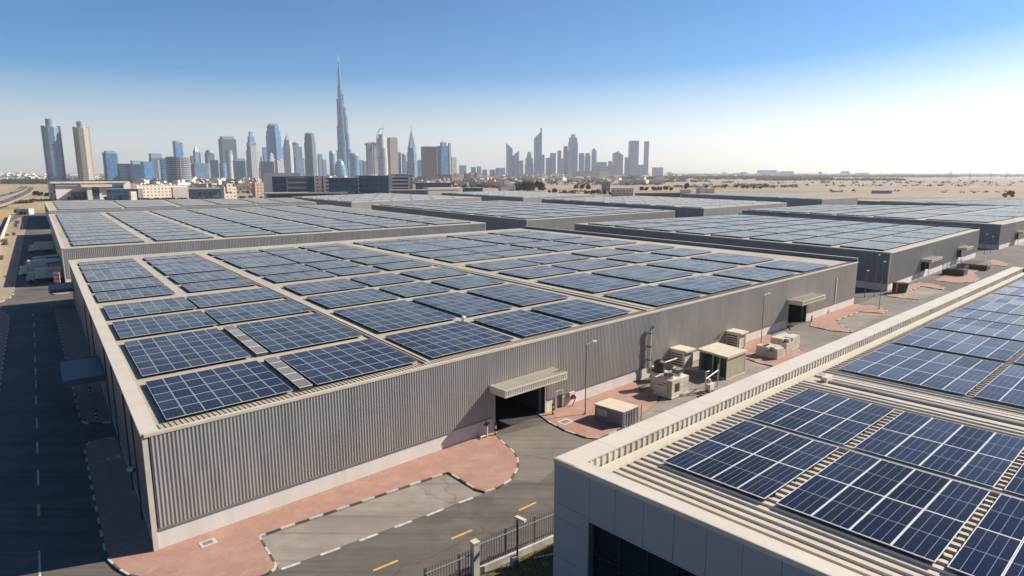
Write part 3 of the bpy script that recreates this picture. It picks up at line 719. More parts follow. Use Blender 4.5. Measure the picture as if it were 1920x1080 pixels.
tag(ct.build('cable_tray', M['grey_metal'], None, RP(16.7, 4.2, ZR)), 'long grey cable tray between the front two rows of large solar arrays', 'cable tray')

# ------------------------------------------------------------------ the other sheds
def tri_out(a, b, c):                       # outward normal of edge a-b away from c
    d = (b - a); n = V(d.y, -d.x).normalized()
    return n if n.dot(c - a) < 0 else -n
def shed(px, label, doors=(), ribs=(.5, .9), par=False):
    """px: near, right, back, left roof corners in the picture"""
    q = [un(x, y, HW) for x, y in px]; g = [p.xy.to_3d() for p in q]; cen = sum(g, V(0, 0)) / 4
    rt = empty('warehouse', g[0], label, 'warehouse')
    n = [tri_out(g[i], g[(i + 1) % 4], cen) for i in range(4)]
    pl = MB()
    for i in range(4): pl.pbox(g[i] - n[i] * .3, g[(i + 1) % 4] - g[i], n[i] * .3, up * 1.9)
    pl.build('plinth', M['plinth'], rt)
    a = MB(); b = MB()
    dd = []
    L0 = (g[1] - g[0]).length; u0 = (g[1] - g[0]) / L0
    cur = .2
    for (xa, xb, yy) in doors:
        pa = (onplane(xa, yy, g[0], n[0]) - g[0]).dot(u0); pb = (onplane(xb, yy, g[0], n[0]) - g[0]).dot(u0)
        ribbed(a, g[0] + u0 * cur + n[0] * .1, g[0] + u0 * (pa - .2) + n[0] * .1, 1.85, HW - .2, ribs[0], .06, n[0])
        ribbed(a, g[0] + u0 * (pa - .2) + n[0] * .1, g[0] + u0 * (pb + .2) + n[0] * .1, 5.3, HW - .2, ribs[0], .06, n[0])
        cur = pb + .2; dd.append((pa, pb))
    ribbed(a, g[0] + u0 * cur + n[0] * .1, g[1] + n[0] * .1, 1.85, HW - .2, ribs[0], .06, n[0])
    a.build('ribbed_cladding', M['clad_mid'], rt)
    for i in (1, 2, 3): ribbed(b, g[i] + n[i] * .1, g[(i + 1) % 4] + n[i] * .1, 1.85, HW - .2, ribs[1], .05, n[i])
    b.build('side_cladding', M['clad_shade_tone'], rt)
    r = MB(); r.face([p - up * .02 for p in q]); r.build('roof', M['roof'], rt)
    t = MB()
    for i in range(4): t.pbox(g[i] + n[i] * .2 + up * (HW - .22 + .004 * i), g[(i + 1) % 4] - g[i], -n[i] * .85, up * .27)
    for i in range(2): t.pbox(g[i] + n[i] * .14 + n[i - 1] * .14, -n[i] * .3, -n[i - 1] * .3, up * (HW - .23))
    t.build('eave_trim', M['cap'], rt)
    if par:
        t = MB(); t.pbox(g[1] + n[1] * .15 + up * (HW - .2), g[2] - g[1], -n[1] * .45, up * .95); t.build('parapet', M['clad_shade_tone'], rt)
    for pa, pb in dd: loading_door(rt, g[0], u0, n[0], pa, pb, 5.0, over=1.0, co=2.6, ch=.6)
    return rt, q, n
def field(q, rows, cols, word, group, lift=.42, m0=(.02, .02), skip=(), gap=(.006, .010), parts=False, wide=(), base='front'):
    Pq = hom_of(q); out = []
    nr, nc = rows, cols
    for i in range(nr):
        t0 = m0[1] + (1 - 2 * m0[1]) * i / nr; t1 = m0[1] + (1 - 2 * m0[1]) * (i + 1) / nr - gap[1]
        for j in range(nc):
            if (i, j) in skip: continue
            s0 = m0[0] + (1 - 2 * m0[0]) * j / nc + (.012 if j in wide else 0); s1 = m0[0] + (1 - 2 * m0[0]) * (j + 1) / nc - gap[0]
            cor = [Pq(s0, t0), Pq(s1, t0), Pq(s1, t1), Pq(s0, t1)]
            ns = max(2, round((cor[1] - cor[0]).length / 1.63)); nt = max(2, round((cor[3] - cor[0]).length / 2.3))
            lab = f"array on {word}, {ORD[i]} row from {base}, {ORD[j]} from shaded side"
            panel_block(cor, ns, nt, lift, lab, group, parts, M['cell_a'])
SH = {}
SH['B'] = shed([(116, 466), (910, 418), (612, 384), (92, 402)], 'long grey warehouse directly behind the open door warehouse, trucks parked along its shaded side', ribs=(.45, .9))
field(SH['B'][1], 12, 7, 'shed behind main warehouse', 'solar arrays on the shed behind the main warehouse', wide=(1, 2, 4, 6), gap=(.012, .0135))
SH['C'] = shed([(92, 395), (593, 379.5), (545, 371), (83, 378)], 'rearmost low grey warehouse by the dry field, in front of the white museum block', ribs=(.9, .9))
field(SH['C'][1], 5, 6, 'rearmost shed by the dry field', 'solar arrays on the rearmost shed', wide=(2, 4), gap=(.012, .03))
SH['D'] = shed([(988, 412.5), (1265, 395), (938, 376), (697, 384)], 'grey warehouse in the middle of the estate, its dark side facing the main roof', ribs=(.6, .9))
field(SH['D'][1], 7, 6, 'middle shed of the estate', 'solar arrays on the middle shed', gap=(.022, .022))
SH['E'] = shed([(1670, 474), (1836, 430), (1385, 402.5), (1078, 419.5)], 'grey warehouse with two canopied doors and bins at its corner', doors=((1725, 1741, 505), (1792, 1801, 488)), ribs=(.5, .9), par=True)

def field_cols(q, rows, cols, word, group, m0=(.02, .02), gap=(.008, .01)):
    field(q, rows, cols, word, group, m0=m0, gap=gap)
field_cols(SH['E'][1], 8, 5, 'two door shed with bins', 'solar arrays on the two door shed', (.02, .02), (.018, .018))
SH['F'] = shed([(1878, 421), (2040, 388), (1537, 384.5), (1392, 394)], 'grey warehouse past the two door shed, running out of view beyond the long parapet', doors=((1902, 1909, 447),), ribs=(.7, .9))
field(SH['F'][1], 8, 4, 'shed past the two door shed', 'solar arrays on the shed past the two door shed', gap=(.018, .022))
SH['G'] = shed([(1320, 391), (1475, 380), (1195, 367), (1016, 373)], 'pale roofed warehouse behind the middle shed, near the arcaded beige house', ribs=(.9, .9))
SH['H'] = shed([(659, 379.4), (902, 369.5), (715, 362), (547, 369.3)], 'grey warehouse in front of the dark glass office blocks', ribs=(.9, .9))
SH['I'] = shed([(981, 370.5), (1115, 365.5), (945, 357.5), (829, 361.6)], 'small far warehouse in front of the dark clump of trees', ribs=(1.2, 1.2))
SH['J'] = shed([(1542, 374), (1608, 371), (1400, 362), (1277, 363.3)], 'far warehouse at the edge of the desert with a pale lit end wall', ribs=(1.2, 1.2))
SH['K'] = shed([(2080, 393), (2150, 388), (1800, 372), (1608, 376)], 'far warehouse beside the desert, its long dark side in view', ribs=(1.2, 1.2))
# farthest fields, one mass
mb = MB()
for key, nr, nc in (('G', 7, 5), ('H', 5, 6), ('I', 5, 4), ('J', 6, 4), ('K', 7, 4)):
    Pq = hom_of(SH[key][1])
    for i in range(nr):
        for j in range(nc):
            s0, s1 = .02 + .96 * j / nc, .02 + .96 * (j + 1) / nc - .02; t0, t1 = .02 + .96 * i / nr, .02 + .96 * (i + 1) / nr - .03
            c = [Pq(s0, t0), Pq(s1, t0), Pq(s1, t1), Pq(s0, t1)]
            u, v = ((c[1] - c[0]) + (c[2] - c[3])) / 2, ((c[3] - c[0]) + (c[2] - c[1])) / 2; o = sum(c, V(0, 0, 0)) / 4 - u / 2 - v / 2
            mb.pbox(o + up * .1, u, v, up * .32, 1, 0)
            mb.uv[-6] = [(0, 0), (12, 0), (12, 8), (0, 8)]
tag(mb.build('solar_arrays', [M['cell_a'], M['frame']]), 'fields of solar arrays on the roofs of the farthest sheds', 'solar panels', None, 'stuff')

# ------------------------------------------------------------------ yard: equipment between the warehouse and the parapet building
def hgt(px, base_px):                        # height of an upright thing from base and top pixels
    b = un(*base_px); return onplane(px[0], px[1], b, V(-b.x, -b.y, 0).normalized()).z
def grid_axes(): return UA, V(-NA.x, -NA.y, 0)
UW, IN = UA, -NA                              # along the wall, towards the wall

# chiller with two roof fans
o = un(1283, 751); rt = empty('chiller_unit', o, 'white chiller cabinet with twin roof fans and a louvred end, beside the wall pipe', 'chiller')
L, Wd, Hh = 4.0, 2.9, 2.6
e1, e2 = UW, IN
o = un(1259, 750)
b = MB()
b.pbox(o + up * .25, e1 * L, e2 * Wd, up * (Hh - .25)); b.pbox(o - e1 * .1 - e2 * .1 + up * .12, e1 * (L + .2), e2 * (Wd + .2), up * .13, 0)
b.build('cabinet', M['white_paint'], rt)
b = MB()
for x, y in ((.1, .1), (L - .5, .1), (.1, Wd - .5), (L - .5, Wd - .5)): b.pbox(o + e1 * x + e2 * y, e1 * .4, e2 * .4, up * .118)
b.build('foot', M['steel_dark'], rt)
for k in range(2):
    c = o + e1 * (1.02 + 1.96 * k) + e2 * Wd * .5 + up * Hh
    f = MB(); n = 16
    for q in range(n):
        a0, a1 = 2 * math.pi * q / n, 2 * math.pi * (q + 1) / n
        p = lambda a, r, z: c + V(math.cos(a) * r, math.sin(a) * r, z)
        f.face([p(a0, .95, 0), p(a1, .95, 0), p(a1, .88, .4), p(a0, .88, .4)]); f.face([p(a1, .8, .02), p(a0, .8, .02), p(a0, .88, .4), p(a1, .88, .4)])
    fh = f.build('fan_shroud', M['white_paint'], rt)
    f = MB(); f.tube(c + up * .05, c + up * .3, .2, .2, 10)
    for q in range(6):
        a = q * math.pi / 3; d = V(math.cos(a), math.sin(a)); t = V(-d.y, d.x)
        f.pbox(c + d * .2 - t * .16 + up * (.1), d * .56, t * .32 + up * .12, up * .02)
    f.tube(c + up * .01, c + up * .02, .8, .8, 16)
    f.build('fan_blade', M['black'], fh)
g = MB()
for i in range(7):
    for j in range(6): g.pbox(o + e1 * L * (.16 + .03 * i * 1.4) - e2 * .012 + up * (.9 + j * .2), e1 * .16, -e2 * .012, up * .16)
g.build('louvre', M['steel_dark'], rt)
g = MB(); g.pbox(o - e1 * .012 + e2 * .7 + up * 2.0, -e1 * .015, e2 * .9, up * .08); g.pbox(o - e1 * .012 + e2 * .6 + up * .9, -e1 * .02, e2 * .08, up * 1.0)
for i in range(3): g.pbox(o - e1 * .012 + e2 * (1.4 + .3 * i) + up * 1.6, -e1 * .015, e2 * .22, up * .16)
g.build('panel_mark', M['steel_dark'], rt)
# water drum on top of a plinth behind it
d0 = o + e1 * (L - 1.5) + e2 * (Wd + .95)
rt = empty('water_tank', d0, 'dark round tank on a white pedestal behind the twin fan chiller', 'tank')
b = MB(); b.pbox(d0 - e1 * .9 - e2 * .75, e1 * 2.3, e2 * 1.5, up * 2.5); b.build('pedestal', M['white_paint'], rt)
b = MB(); b.tube(d0 + up * 2.5, d0 + up * 4.0, .75, .75, 18); b.tube(d0 + up * 4.0, d0 + up * 4.25, .75, .3, 18); b.tube(d0 + up * 4.25, d0 + up * 4.35, .28, .28, 10); b.build('tank', M['steel_dark'], rt)
b = MB(); b.tube(d0 + e1 * 1.0 + up * 2.5, d0 + e1 * 1.0 + up * 3.6, .1, .1, 8); b.tube(d0 + e1 * 1.0 + up * 3.6, d0 + e1 * 4.6 + e2 * .2 + up * 3.5, .1, .1, 8); b.build('pipe', M['white_paint'], rt)
# hooded duct boxes on the wall
def duct(px, pz, w_, dpt, z0, z1, label, leg=True):
    q = (onplane(px, pz, c0, NA) - c0).dot(UA)
    rt = empty('duct_box', w(q, .2), label, 'duct')
    b = MB()
    b.pbox(w(q, .2) + up * z0, UA * w_, NA * dpt, up * (z1 - z0)); b.build('housing', M['white_paint'], rt)
    b = MB(); b.pbox(w(q - .25, .2) + up * z1, UA * (w_ + .5), NA * (dpt + .4), up * .28); b.build('hood', M['beige_paint'], rt)
    b = MB()
    for x in (.1, w_ - .3): b.pbox(w(q + x, .2 + dpt - .3), UA * .2, NA * .2, up * z0)
    b.build('leg', M['white_paint'], rt)
    b = MB()
    for k in range(5): b.pbox(w(q - .012, .5) + up * (z0 + .3 + k * .4), -UA * .02, NA * (dpt - .7), up * .2)
    b.build('louvre', M['steel_dark'], rt)
duct(1253, 690, 2.3, 2.6, .9, 3.4, 'white wall duct box with a beige hood above the water tank')
duct(1358, 650, 2.1, 2.5, .9, 3.3, 'white wall duct box with a beige hood behind the mesh enclosure')
# vertical flue on the wall with its fan box at the bottom
q = (onplane(1209, 700, c0, NA) - c0).dot(UA)
rt = empty('flue_pipe', w(q, .5), 'tall grey flue pipe climbing the ribbed wall beside the chiller', 'pipe')
b = MB(); b.tube(w(q, .62) + up * 1.0, w(q, .62) + up * 7.6, .27, .27, 12); b.tube(w(q, .62) + up * 7.6, w(q + .45, .9) + up * 8.05, .27, .25, 12); b.build('pipe', M['alu'], rt)
b = MB()
for z in (3, 5, 7): b.tube(w(q, .62) + up * z, w(q, .62) + up * (z + .12), .38, .38, 12)
for z in (3, 5, 7): b.pbox(w(q - .06, .15) + up * z, UA * .12, NA * .3, up * .1)
b.build('bracket', M['steel_dark'], rt)
b = MB(); b.pbox(w(q - .2, 1.1) + up * .3, UA * 1.6, NA * 1.2, up * 1.9); b.build('fan_box', M['white_paint'], rt)
b = MB(); b.pbox(w(q - .215, 1.35) + up * .7, -UA * .01, NA * .7, up * 1.2); b.pbox(w(q + .35, 2.305) + up * .7, UA * .7, NA * .012, up * 1.2); b.build('opening', M['black'], rt)
b = MB()
for x, y in ((-.15, 1.15), (1.2, 1.15), (-.15, 2.1), (1.2, 2.1)): b.pbox(w(q + x, y), UA * .15, NA * .15, up * .3)
b.build('foot', M['steel_dark'], rt)
# mesh enclosure
o = un(1361, 712); rt = empty('equipment_enclosure', o, 'beige roofed enclosure with mesh sides and a dark open front, in the yard', 'enclosure')
A, B = un(1361.5, 713), un(1310, 696); C = un(1391, 698)
e1 = UW * (C - A).length * 1.02; e2 = (B - A)
hh = 3.4
b = MB(); b.pbox(A - e1 * .03 - e2 * .03 + up * hh, e1 * 1.06, e2 * 1.06, up * .14); b.pbox(A - e1 * .04 - e2 * .04 + up * (hh - .16), e1 * 1.08, e2 * .03, up * .34); b.pbox(A - e1 * .04 - e2 * .04 + up * (hh - .16), e1 * .02, e2 * 1.08, up * .34); b.pbox(A - e1 * .04 + e2 * 1.03 + up * (hh + .02), e1 * 1.08, e2 * .03, up * .16)
b.build('roof', M['beige_paint'], rt)
b = MB()
for x, y in ((0, 0), (1, 0), (0, 1), (1, 1), (0, .5), (0, .25), (.33, 0), (.66, 0)): b.pbox(A + e1 * (x * .985) + e2 * (y * .985), e1.normalized() * .14, e2.normalized() * .14, up * hh)
b.build('post', M['alu'], rt)
b = MB(); n = 26
for k in range(n): b.pbox(A + e1 * (.02 + .95 * k / n) + up * .15, e1 * .022, e2.normalized() * .03, up * (hh - .3))
for k in range(9): b.pbox(A + e1 * .02 + e2.normalized() * .04 + up * (.2 + (hh - .4) * k / 9), e1 * .95, e2.normalized() * .02, up * .06)
b.pbox(A + e1 * .985 + e2 * .02 + up * .1, e1 * .008, e2 * .96, up * (hh - .2)); b.pbox(A + e1 * .02 + e2 * .985 + up * .1, e1 * .96, e2 * .008, up * (hh - .2))
b.build('mesh_screen', M['beige_paint'], rt)
b = MB(); b.pbox(A + e1 * .1 + e2 * .12 + up * .1, e1 * .8, e2 * .33, up * (hh * .8)); b.pbox(A + e1 * .15 + e2 * .55 + up * .1, e1 * .7, e2 * .35, up * (hh * .7)); b.build('machine', M['green'], rt)
b = MB(); b.pbox(A - e1 * .02 - e2 * .02 + up * .012, e1 * 1.04, e2 * 1.04, up * .1); b.build('slab', M['kerb_w'], rt)
# small grey kiosk
A, B = un(1167, 803), un(1115, 787); C = un(1195, 791)
rt = empty('kiosk', A, 'small grey flat roofed kiosk with a pale panel in its side, on the pink paving', 'kiosk')
e2 = B - A; e1 = UW * 2.9; hh = 1.95
b = MB(); b.pbox(A, e1, e2, up * hh); b.build('wall', M['grey_metal'], rt)
b = MB(); b.pbox(A - e1 * .04 - e2 * .03 + up * hh, e1 * 1.08, e2 * 1.06, up * .14); b.build('roof', M['beige_paint'], rt)
b = MB(); b.pbox(A + e2 * .55 - e1 * .006 + up * .8, -e1 * .006, e2 * .36, up * .9); b.build('window', M['white_paint'], rt)
b = MB()
for k in range(5): b.pbox(A + e1 * (.1 + .17 * k) - e2.normalized() * .03 + up * .1, e1 * .05, -e2.normalized() * .03, up * (hh - .25))
b.build('door', M['alu'], rt)
b = MB()
for x in (0, .5, 1.02): b.tube(A + e1 * (.55 + .45 * x) - e2.normalized() * .5, A + e1 * (.55 + .45 * x) - e2.normalized() * .5 + up * 2.3, .05)
b.tube(A + e1 * .55 - e2.normalized() * .5 + up * 2.3, A + e1 * 1.01 - e2.normalized() * .5 + up * 2.3, .05); b.build('rail', M['grey_metal'], rt)
# pipe stand on skids
A, B = un(1322, 738), un(1345, 724)
rt = empty('pipe_stand', A, 'two steel posts on a timber skid with a small pump before the mesh enclosure', 'pipe stand')
b = MB()
for p, h in ((A, 3.2), (B, 3.2)): b.tube(p, p + up * h, .1)
b.tube(A + up * 2.1, B + up * 2.4, .08); b.tube(A + up * 3.1, A + UW * .8 + up * 3.1, .08); b.build('post', M['alu'], rt)
b = MB(); d = (B - A)
b.pbox(A - d * .5 - NA * .1, d * 1.3, NA * .2, up * .2); b.pbox(A - d * .45 + NA * .5, d * .9, NA * .2, up * .2)
for k in range(4): b.pbox(A - d * (.4 - .22 * k) - NA * .2 + up * .203, d * .09, NA * 1.1, up * .12)
b.build('skid', M['bark'], rt)
b = MB(); b.pbox(A + d * .12 - NA * .1 + up * .33, d * .35, NA * .6, up * .9); b.tube(A + d * .3 + up * 1.2 , A + d * .3 + up * 1.8, .25, .2, 10); b.build('pump', M['beige_paint'], rt)
# pallets of wrapped cartons
def pallet(px, nx, ny, nz, label, s=.72):
    A = un(*px); rt = empty('pallet_stack', A, label, 'pallet stack', 'pallet stacks in the yard')
    b = MB()
    for k in range(4): b.pbox(A + IN * (k * ny * s / 3.4), UW * nx * s, IN * .14, up * .15)
    b.build('pallet', M['bark'], rt)
    b = MB()
    for i in range(nx):
        for j in range(ny):
            for k in range(nz):
                if k == nz - 1 and random.random() < .12: continue
                b.pbox(A + UW * (i * s + .015) + IN * (j * s + .015) + up * (.16 + k * s * .8), UW * (s - .04), IN * (s - .04), up * (s * .8 - .035))
    b.build('carton', M['white_paint'], rt)
pallet((1440, 672), 3, 3, 3, 'nearer small stack of white cartons beside the lamp post')
pallet((1457, 676), 4, 4, 3, 'low block of white cartons in front of the long stack')
pallet((1474, 664), 7, 4, 4, 'long taller stack of white cartons at the back of the group')
# lamps
def lamp(base, h, label, arm=1.2, name='lamp_post', face=None, big=False):
    rt = empty(name, base, label, 'lamp post', 'slender lamp posts along the estate roads')
    b = MB(); b.tube(base + up * .0, base + up * .35, .16, .16, 8); b.tube(base + up * .35, base + up * h, .075, .05, 8); b.build('pole', M['grey_metal'], rt)
    d = (face or UA).normalized()
    b = MB(); b.tube(base + up * (h - .05), base + d * arm + up * (h + .12), .045, .04, 6); b.build('arm', M['grey_metal'], rt)
    t = V(-d.y, d.x)
    b = MB(); b.pbox(base + d * (arm - .1) - t * .16 + up * (h + .04), d * .75, t * .32, up * .15); b.build('lamp_head', M['white_paint'], rt)
    return rt
B1 = un(1097, 778); lamp(B1, 9.2, 'thin lamp post between the loading door and the grey kiosk, head near the eaves')
lamp(un(1426, 656), 9.6, 'thin lamp post standing beside the white carton stacks')
lamp(un(1648, 580), 10.6, 'tall lamp post on the paved head at the far corner of the main warehouse', .3)
lamp(un(1639, 556), 10.2, 'dim lamp post against the dark side wall of the two door shed', .3)
lamp(un(1621, 557), 6.4, 'shorter post against the dark side wall of the two door shed', .2)
lamp(un(1857, 474), 6.2, 'pale lamp post in front of the third shed corner', .7)
lamp(un(1845, 477), 7.5, 'thin post in front of the corner of the shed past the two door shed', .4)
for px in ((43, 432),): lamp(un(*px), 7.5, 'thin lamp post on the verge in front of the long shed shadow', .5)
fl_b = un(970, 1062)
rt = empty('fence_lamp', fl_b, 'short lamp post with a flat boxy head standing right at the palisade fence', 'lamp post')
hh = hgt((972, 972), (970, 1062)) 
b = MB(); b.tube(fl_b, fl_b + up * .15, .2, .2, 10); b.tube(fl_b, fl_b + up * hh, .085, .075, 10); b.build('pole', M['steel_dark'], rt)
dd = (un(985, 1070) - un(970, 1062)).normalized(); tt = V(-dd.y, dd.x)
b = MB(); b.pbox(fl_b - dd * .15 - tt * .16 + up * hh, dd * .95, tt * .32, up * .16); b.build('lamp_head', M['white_paint'], rt)
# bollards at the doors
def bollard(p, label, h=1.25):
    rt = empty('bollard', p, label, 'bollard', 'yellow and black bollards at the loading doors')
    for k in range(5):
        b = MB(); b.tube(p + up * h * k / 5, p + up * (h * (k + 1) / 5 + (.0)), .13, .13, 10, 0, True); b.build('band', M['yellow'] if k % 2 else M['black'], rt)
bollard(w(dA - .8, 1.0), 'striped bollard at the near jamb of the main loading door, next to the hydrant', 1.6)
bollard(w(dB + .5, 1.0), 'striped bollard at the far jamb of the main loading door, next to the side door', 1.6)
bollard(w(eA - .9, 1.0), 'striped bollard at the near jamb of the farther loading door of the main warehouse')
bollard(w(eB + .6, 1.0), 'striped bollard at the far jamb of the farther loading door of the main warehouse')
bollard(c0 + d3 * 36.0 + NL * 1.6, 'striped bollard in the shade beside the canopied side door nearest the corner')
bollard(c0 + d3 * 47.0 + NL * 1.6, 'striped bollard in the shade at the far jamb of the canopied side door')
# hydrant, hose, manholes
h0 = w(dA - 1.9, .75)
rt = empty('fire_hydrant', h0, 'red topped standpipe hydrant against the white plinth by the loading door', 'hydrant')
b = MB(); b.tube(h0, h0 + up * 1.5, .13, .13, 10); b.tube(h0 + up * .35, h0 - UA * .9 + up * .35, .09, .09, 8); b.tube(h0 - UA * .9, h0 - UA * .9 + up * .4, .09, .09, 8); b.build('standpipe', M['white_paint'], rt)
b = MB(); b.tube(h0 + up * 1.5, h0 + up * 1.95, .2, .16, 10); b.tube(h0 + up * 1.7 - UA * .4, h0 + up * 1.7 + UA * .4, .12, .12, 8); b.build('valve', M['red'], rt)
h1 = w(pB + 1.6, .5)
rt = empty('hose_reel', h1, 'red hose reel with a dangling hose beside the small side door', 'hose reel')
b = MB(); b.pbox(h1 - UA * .5 - NA * .3 + up * .9, UA * 1.0, NA * .25, up * 1.0); b.build('backplate', M['white_paint'], rt)
b = MB(); b.tube(h1 - NA * .04 + up * 1.3, h1 + NA * .18 + up * 1.3, .3, .3, 16); b.build('reel', M['maroon'], rt)
b = MB(); 
for k in range(8): b.tube(h1 + NA * .25 + UA * (.35 - .1 * k) + up * (1.3 - .16 * k), h1 + NA * .25 + UA * (.25 - .1 * k) + up * (1.14 - .16 * k), .05, .05, 6)
b.build('hose', M['maroon'], rt)
def manhole(px, s, label):
    p = un(px[0], px[1], .13); rt = empty('manhole', p, label, 'manhole cover')
    b = MB(); b.pbox(p - UA * s + NA * -s * .75 + up * .001, UA * 2 * s, NA * 1.5 * s, up * .03); b.build('surround', M['kerb_w'], rt)
    b = MB(); b.pbox(p - UA * s * .6 + NA * -s * .42 + up * .032, UA * 1.2 * s, NA * .84 * s, up * .012); b.build('cover', M['grey_metal'], rt)
manhole((390, 1018), .62, 'manhole in a pale concrete surround on the pink paving under the ribbed front')
manhole((1060, 791), .9, 'manhole in a pale surround on the pink paving beside the loading door')
manhole((213, 858), .6, 'manhole in the shaded pavement along the dark side wall')
# bins and a red cabinet at the two door shed, skip and cage in its yard
def bin_(p, s, mat, label, name='wheeled_bin', cat='bin'):
    rt = empty(name, p, label, cat); b = MB()
    q = [V(-s * .42, -s * .42), V(s * .42, -s * .42), V(s * .42, s * .42), V(-s * .42, s * .42)]
    for i in range(4):
        a, c = q[i], q[(i + 1) % 4]; b.face([p + a + up * .25, p + c + up * .25, p + c * 1.3 + up * s * 1.25, p + a * 1.3 + up * s * 1.25])
    b.face([p + a + up * .25 for a in q[::-1]]); b.build('body', M[mat], rt)
    b = MB(); b.pbox(p + V(-s * .6, -s * .6, s * 1.25), V(s * 1.2, 0, 0), V(0, s * 1.2, 0), up * .14); b.build('lid', M[mat], rt)
    for x in (-.35, .35):
        b = MB(); b.tube(p + V(x * s, -.06, .16), p + V(x * s, .06, .16), .16, .16, 10); b.build('wheel', M['black'], rt)
bin_(un(1689, 549), 2.0, 'green', 'dark green skip bin at the white plinth of the two door shed')
p = un(1677, 551); rt = empty('cabinet', p, 'dark red cabinet standing at the corner of the two door shed', 'cabinet')
b = MB(); b.box(p, (1.3, .9, 2.9), 0, R(42)); b.build('body', M['maroon'], rt); b = MB(); b.box(p + up * 2.9, (1.45, 1.05, .12), 0, R(42)); b.build('lid', M['maroon'], rt)
def cage(px, L, Wd, hh, label, dark=True):
    A = un(*px); rt = empty('scrap_cage' if not dark else 'skip', A, label, 'skip' if dark else 'cage')
    b = MB(); e1, e2 = UW * L, IN * Wd
    b.pbox(A + up * .15, e1, e2 * .02, up * hh * .45); b.pbox(A + e2 * .98 + up * .15, e1, e2 * .02, up * hh * .45); b.pbox(A + up * .15, e1 * .02, e2, up * hh * .45); b.pbox(A + e1 * .98 + up * .15, e1 * .02, e2, up * hh * .45); b.pbox(A + up * .12, e1, e2, up * .05)
    b.build('body', M['steel_dark'], rt)
    b = MB()
    for x, y in ((0, 0), (1, 0), (0, 1), (1, 1)): b.pbox(A + e1 * x * .97 + e2 * y * .97, UW * .12, IN * .12, up * hh)
    for z in (.6, .75, .9, 1.0):
        b.pbox(A + up * hh * z, e1, e2.normalized() * .06, up * .06); b.pbox(A + e2 * .98 + up * hh * z, e1, e2.normalized() * .06, up * .06); b.pbox(A + up * hh * z, e1.normalized() * .06, e2, up * .06); b.pbox(A + e1 * .98 + up * hh * z, e1.normalized() * .06, e2, up * .06)
    b.build('rail', M['grey_metal'], rt)
cage((1806, 519), 4.6, 5.5, 3.0, 'railed dark cage skip on the paving before the two door shed', False)
cage((1850, 508), 4.2, 8.0, 2.4, 'long dark skip behind the railed cage before the two door shed')
# ------------------------------------------------------------------ palisade fence and its strip of lawn
FA, FB, FC = un(798, 1120), un(891, 1079), un(1046, 1011)
def palisade(a, b, label, hb=2.1, hw=.55, step=.235, gate=False):
    d = (b - a); L = d.length; d = d / L; n = V(-d.y, d.x)
    rt = empty('palisade_fence', a, label, 'fence')
    if not gate:
        wl = MB(); wl.pbox(a - n * .13, d * L, n * .26, up * hw); wl.build('wall', M['white_paint'], rt)
    pk = MB(); k = 0; z0 = hw + .12 if not gate else .12
    while k * step < L - .1:
        p = a + d * (k * step + .1); pk.pbox(p - n * .01, d * .075, n * .03, up * (z0 + hb)); 
        pk.v[-24:] = [(x, y, z if z > .3 else z0) for x, y, z in pk.v[-24:]]
        q = [p - n * .01, p + d * .075 - n * .01, p + d * .075 + n * .02, p + n * .02]; tip = p + d * .0375 + n * .005 + up * (z0 + hb + .12)
        for i in range(4): pk.face([q[i] + up * (z0 + hb), q[(i + 1) % 4] + up * (z0 + hb), tip])
        k += 1
    pk.build('pales', M['fence_grey'], rt)
    rl = MB()
    rl.pbox(a + n * .022 + up * (z0 + .15), d * L, n * .05, up * .07, 0); rl.pbox(a + n * -.062 + up * (z0 + hb * .82), d * L, n * .05, up * .07, 1)
    rl.build('rails', [M['fence_grey'], M['alu']], rt)
    po = MB()
    for k in range(int(L // 2.9) + 1): po.pbox(a + d * min(k * 2.9, L - .12) + n * .074 + up * 0, d * .12, n * .12, up * (z0 + hb + .05))
    po.build('posts', M['fence_grey'], rt)
    return rt
palisade(FB, FC, 'dark palisade fence on a low white wall at the office building corner')
palisade(FA, FB, 'dark palisade gate leaf on the road side of the white gate pillar', gate=True)
rt = empty('gate_pillar', FB, 'white square pillar between the palisade fence and the gate', 'pillar')
d = (FC - FB).normalized(); n = V(-d.y, d.x)
b = MB(); b.pbox(FB - d * .25 - n * .25, d * .5, n * .5, up * 2.75); b.build('shaft', M['white_paint'], rt)
b = MB(); b.pbox(FB - d * .29 - n * .29 + up * 2.75, d * .58, n * .58, up * .1); b.build('cap', M['cap_white'], rt)
u0 = un(962, 1068); rt = empty('utility_box', u0, 'small grey utility box on the low wall foot beside the fence lamp', 'utility box')
b = MB(); b.pbox(u0, d * .45, n * .4, up * .9); b.build('body', M['grey_metal'], rt); b = MB(); b.pbox(u0 - d * .03 - n * .03 + up * .9, d * .51, n * .46, up * .05); b.build('lid', M['grey_metal'], rt)
ln = [FB - n * .2, FC - n * .2, FC + d * 12 - n * .2, RP(20, -.1, 0), RP(-.2, -.1, 0), RP(-.2, 30, 0), RP(-14, 30, 0), FA - n * .2]
sheet('lawn', [(p.x, p.y) for p in ln], 0.012, M['lawn'])
gb = MB(); random.seed(3)
for k in range(9000):
    a = random.uniform(-1, 14); s_ = random.uniform(.3, 8.5) ** 1.0
    p = FB + d * a - n * s_
    if random.random() < .3 and s_ < 1.5 and a > 5: continue
    hgt_ = random.uniform(.06, .16); th = random.uniform(0, 6.28); t = V(math.cos(th), math.sin(th)) * random.uniform(.02, .05)
    gb.face([p - t + up * .012, p + t + up * .012, p + V(random.uniform(-.06, .06), random.uniform(-.06, .06), hgt_)])
tag(gb.build('grass', M['grass']), 'short patchy grass between the palisade fence and the office building', 'grass', None, 'stuff')
gk = MB()
p = un(1000, 1048)
for i in range(7): gk.pbox(p + d * i * .32 + n * (-.1 * i), d * .28, -n * .14, up * .12)
tag(gk.build('edging', M['kerb_w']), kind='structure')

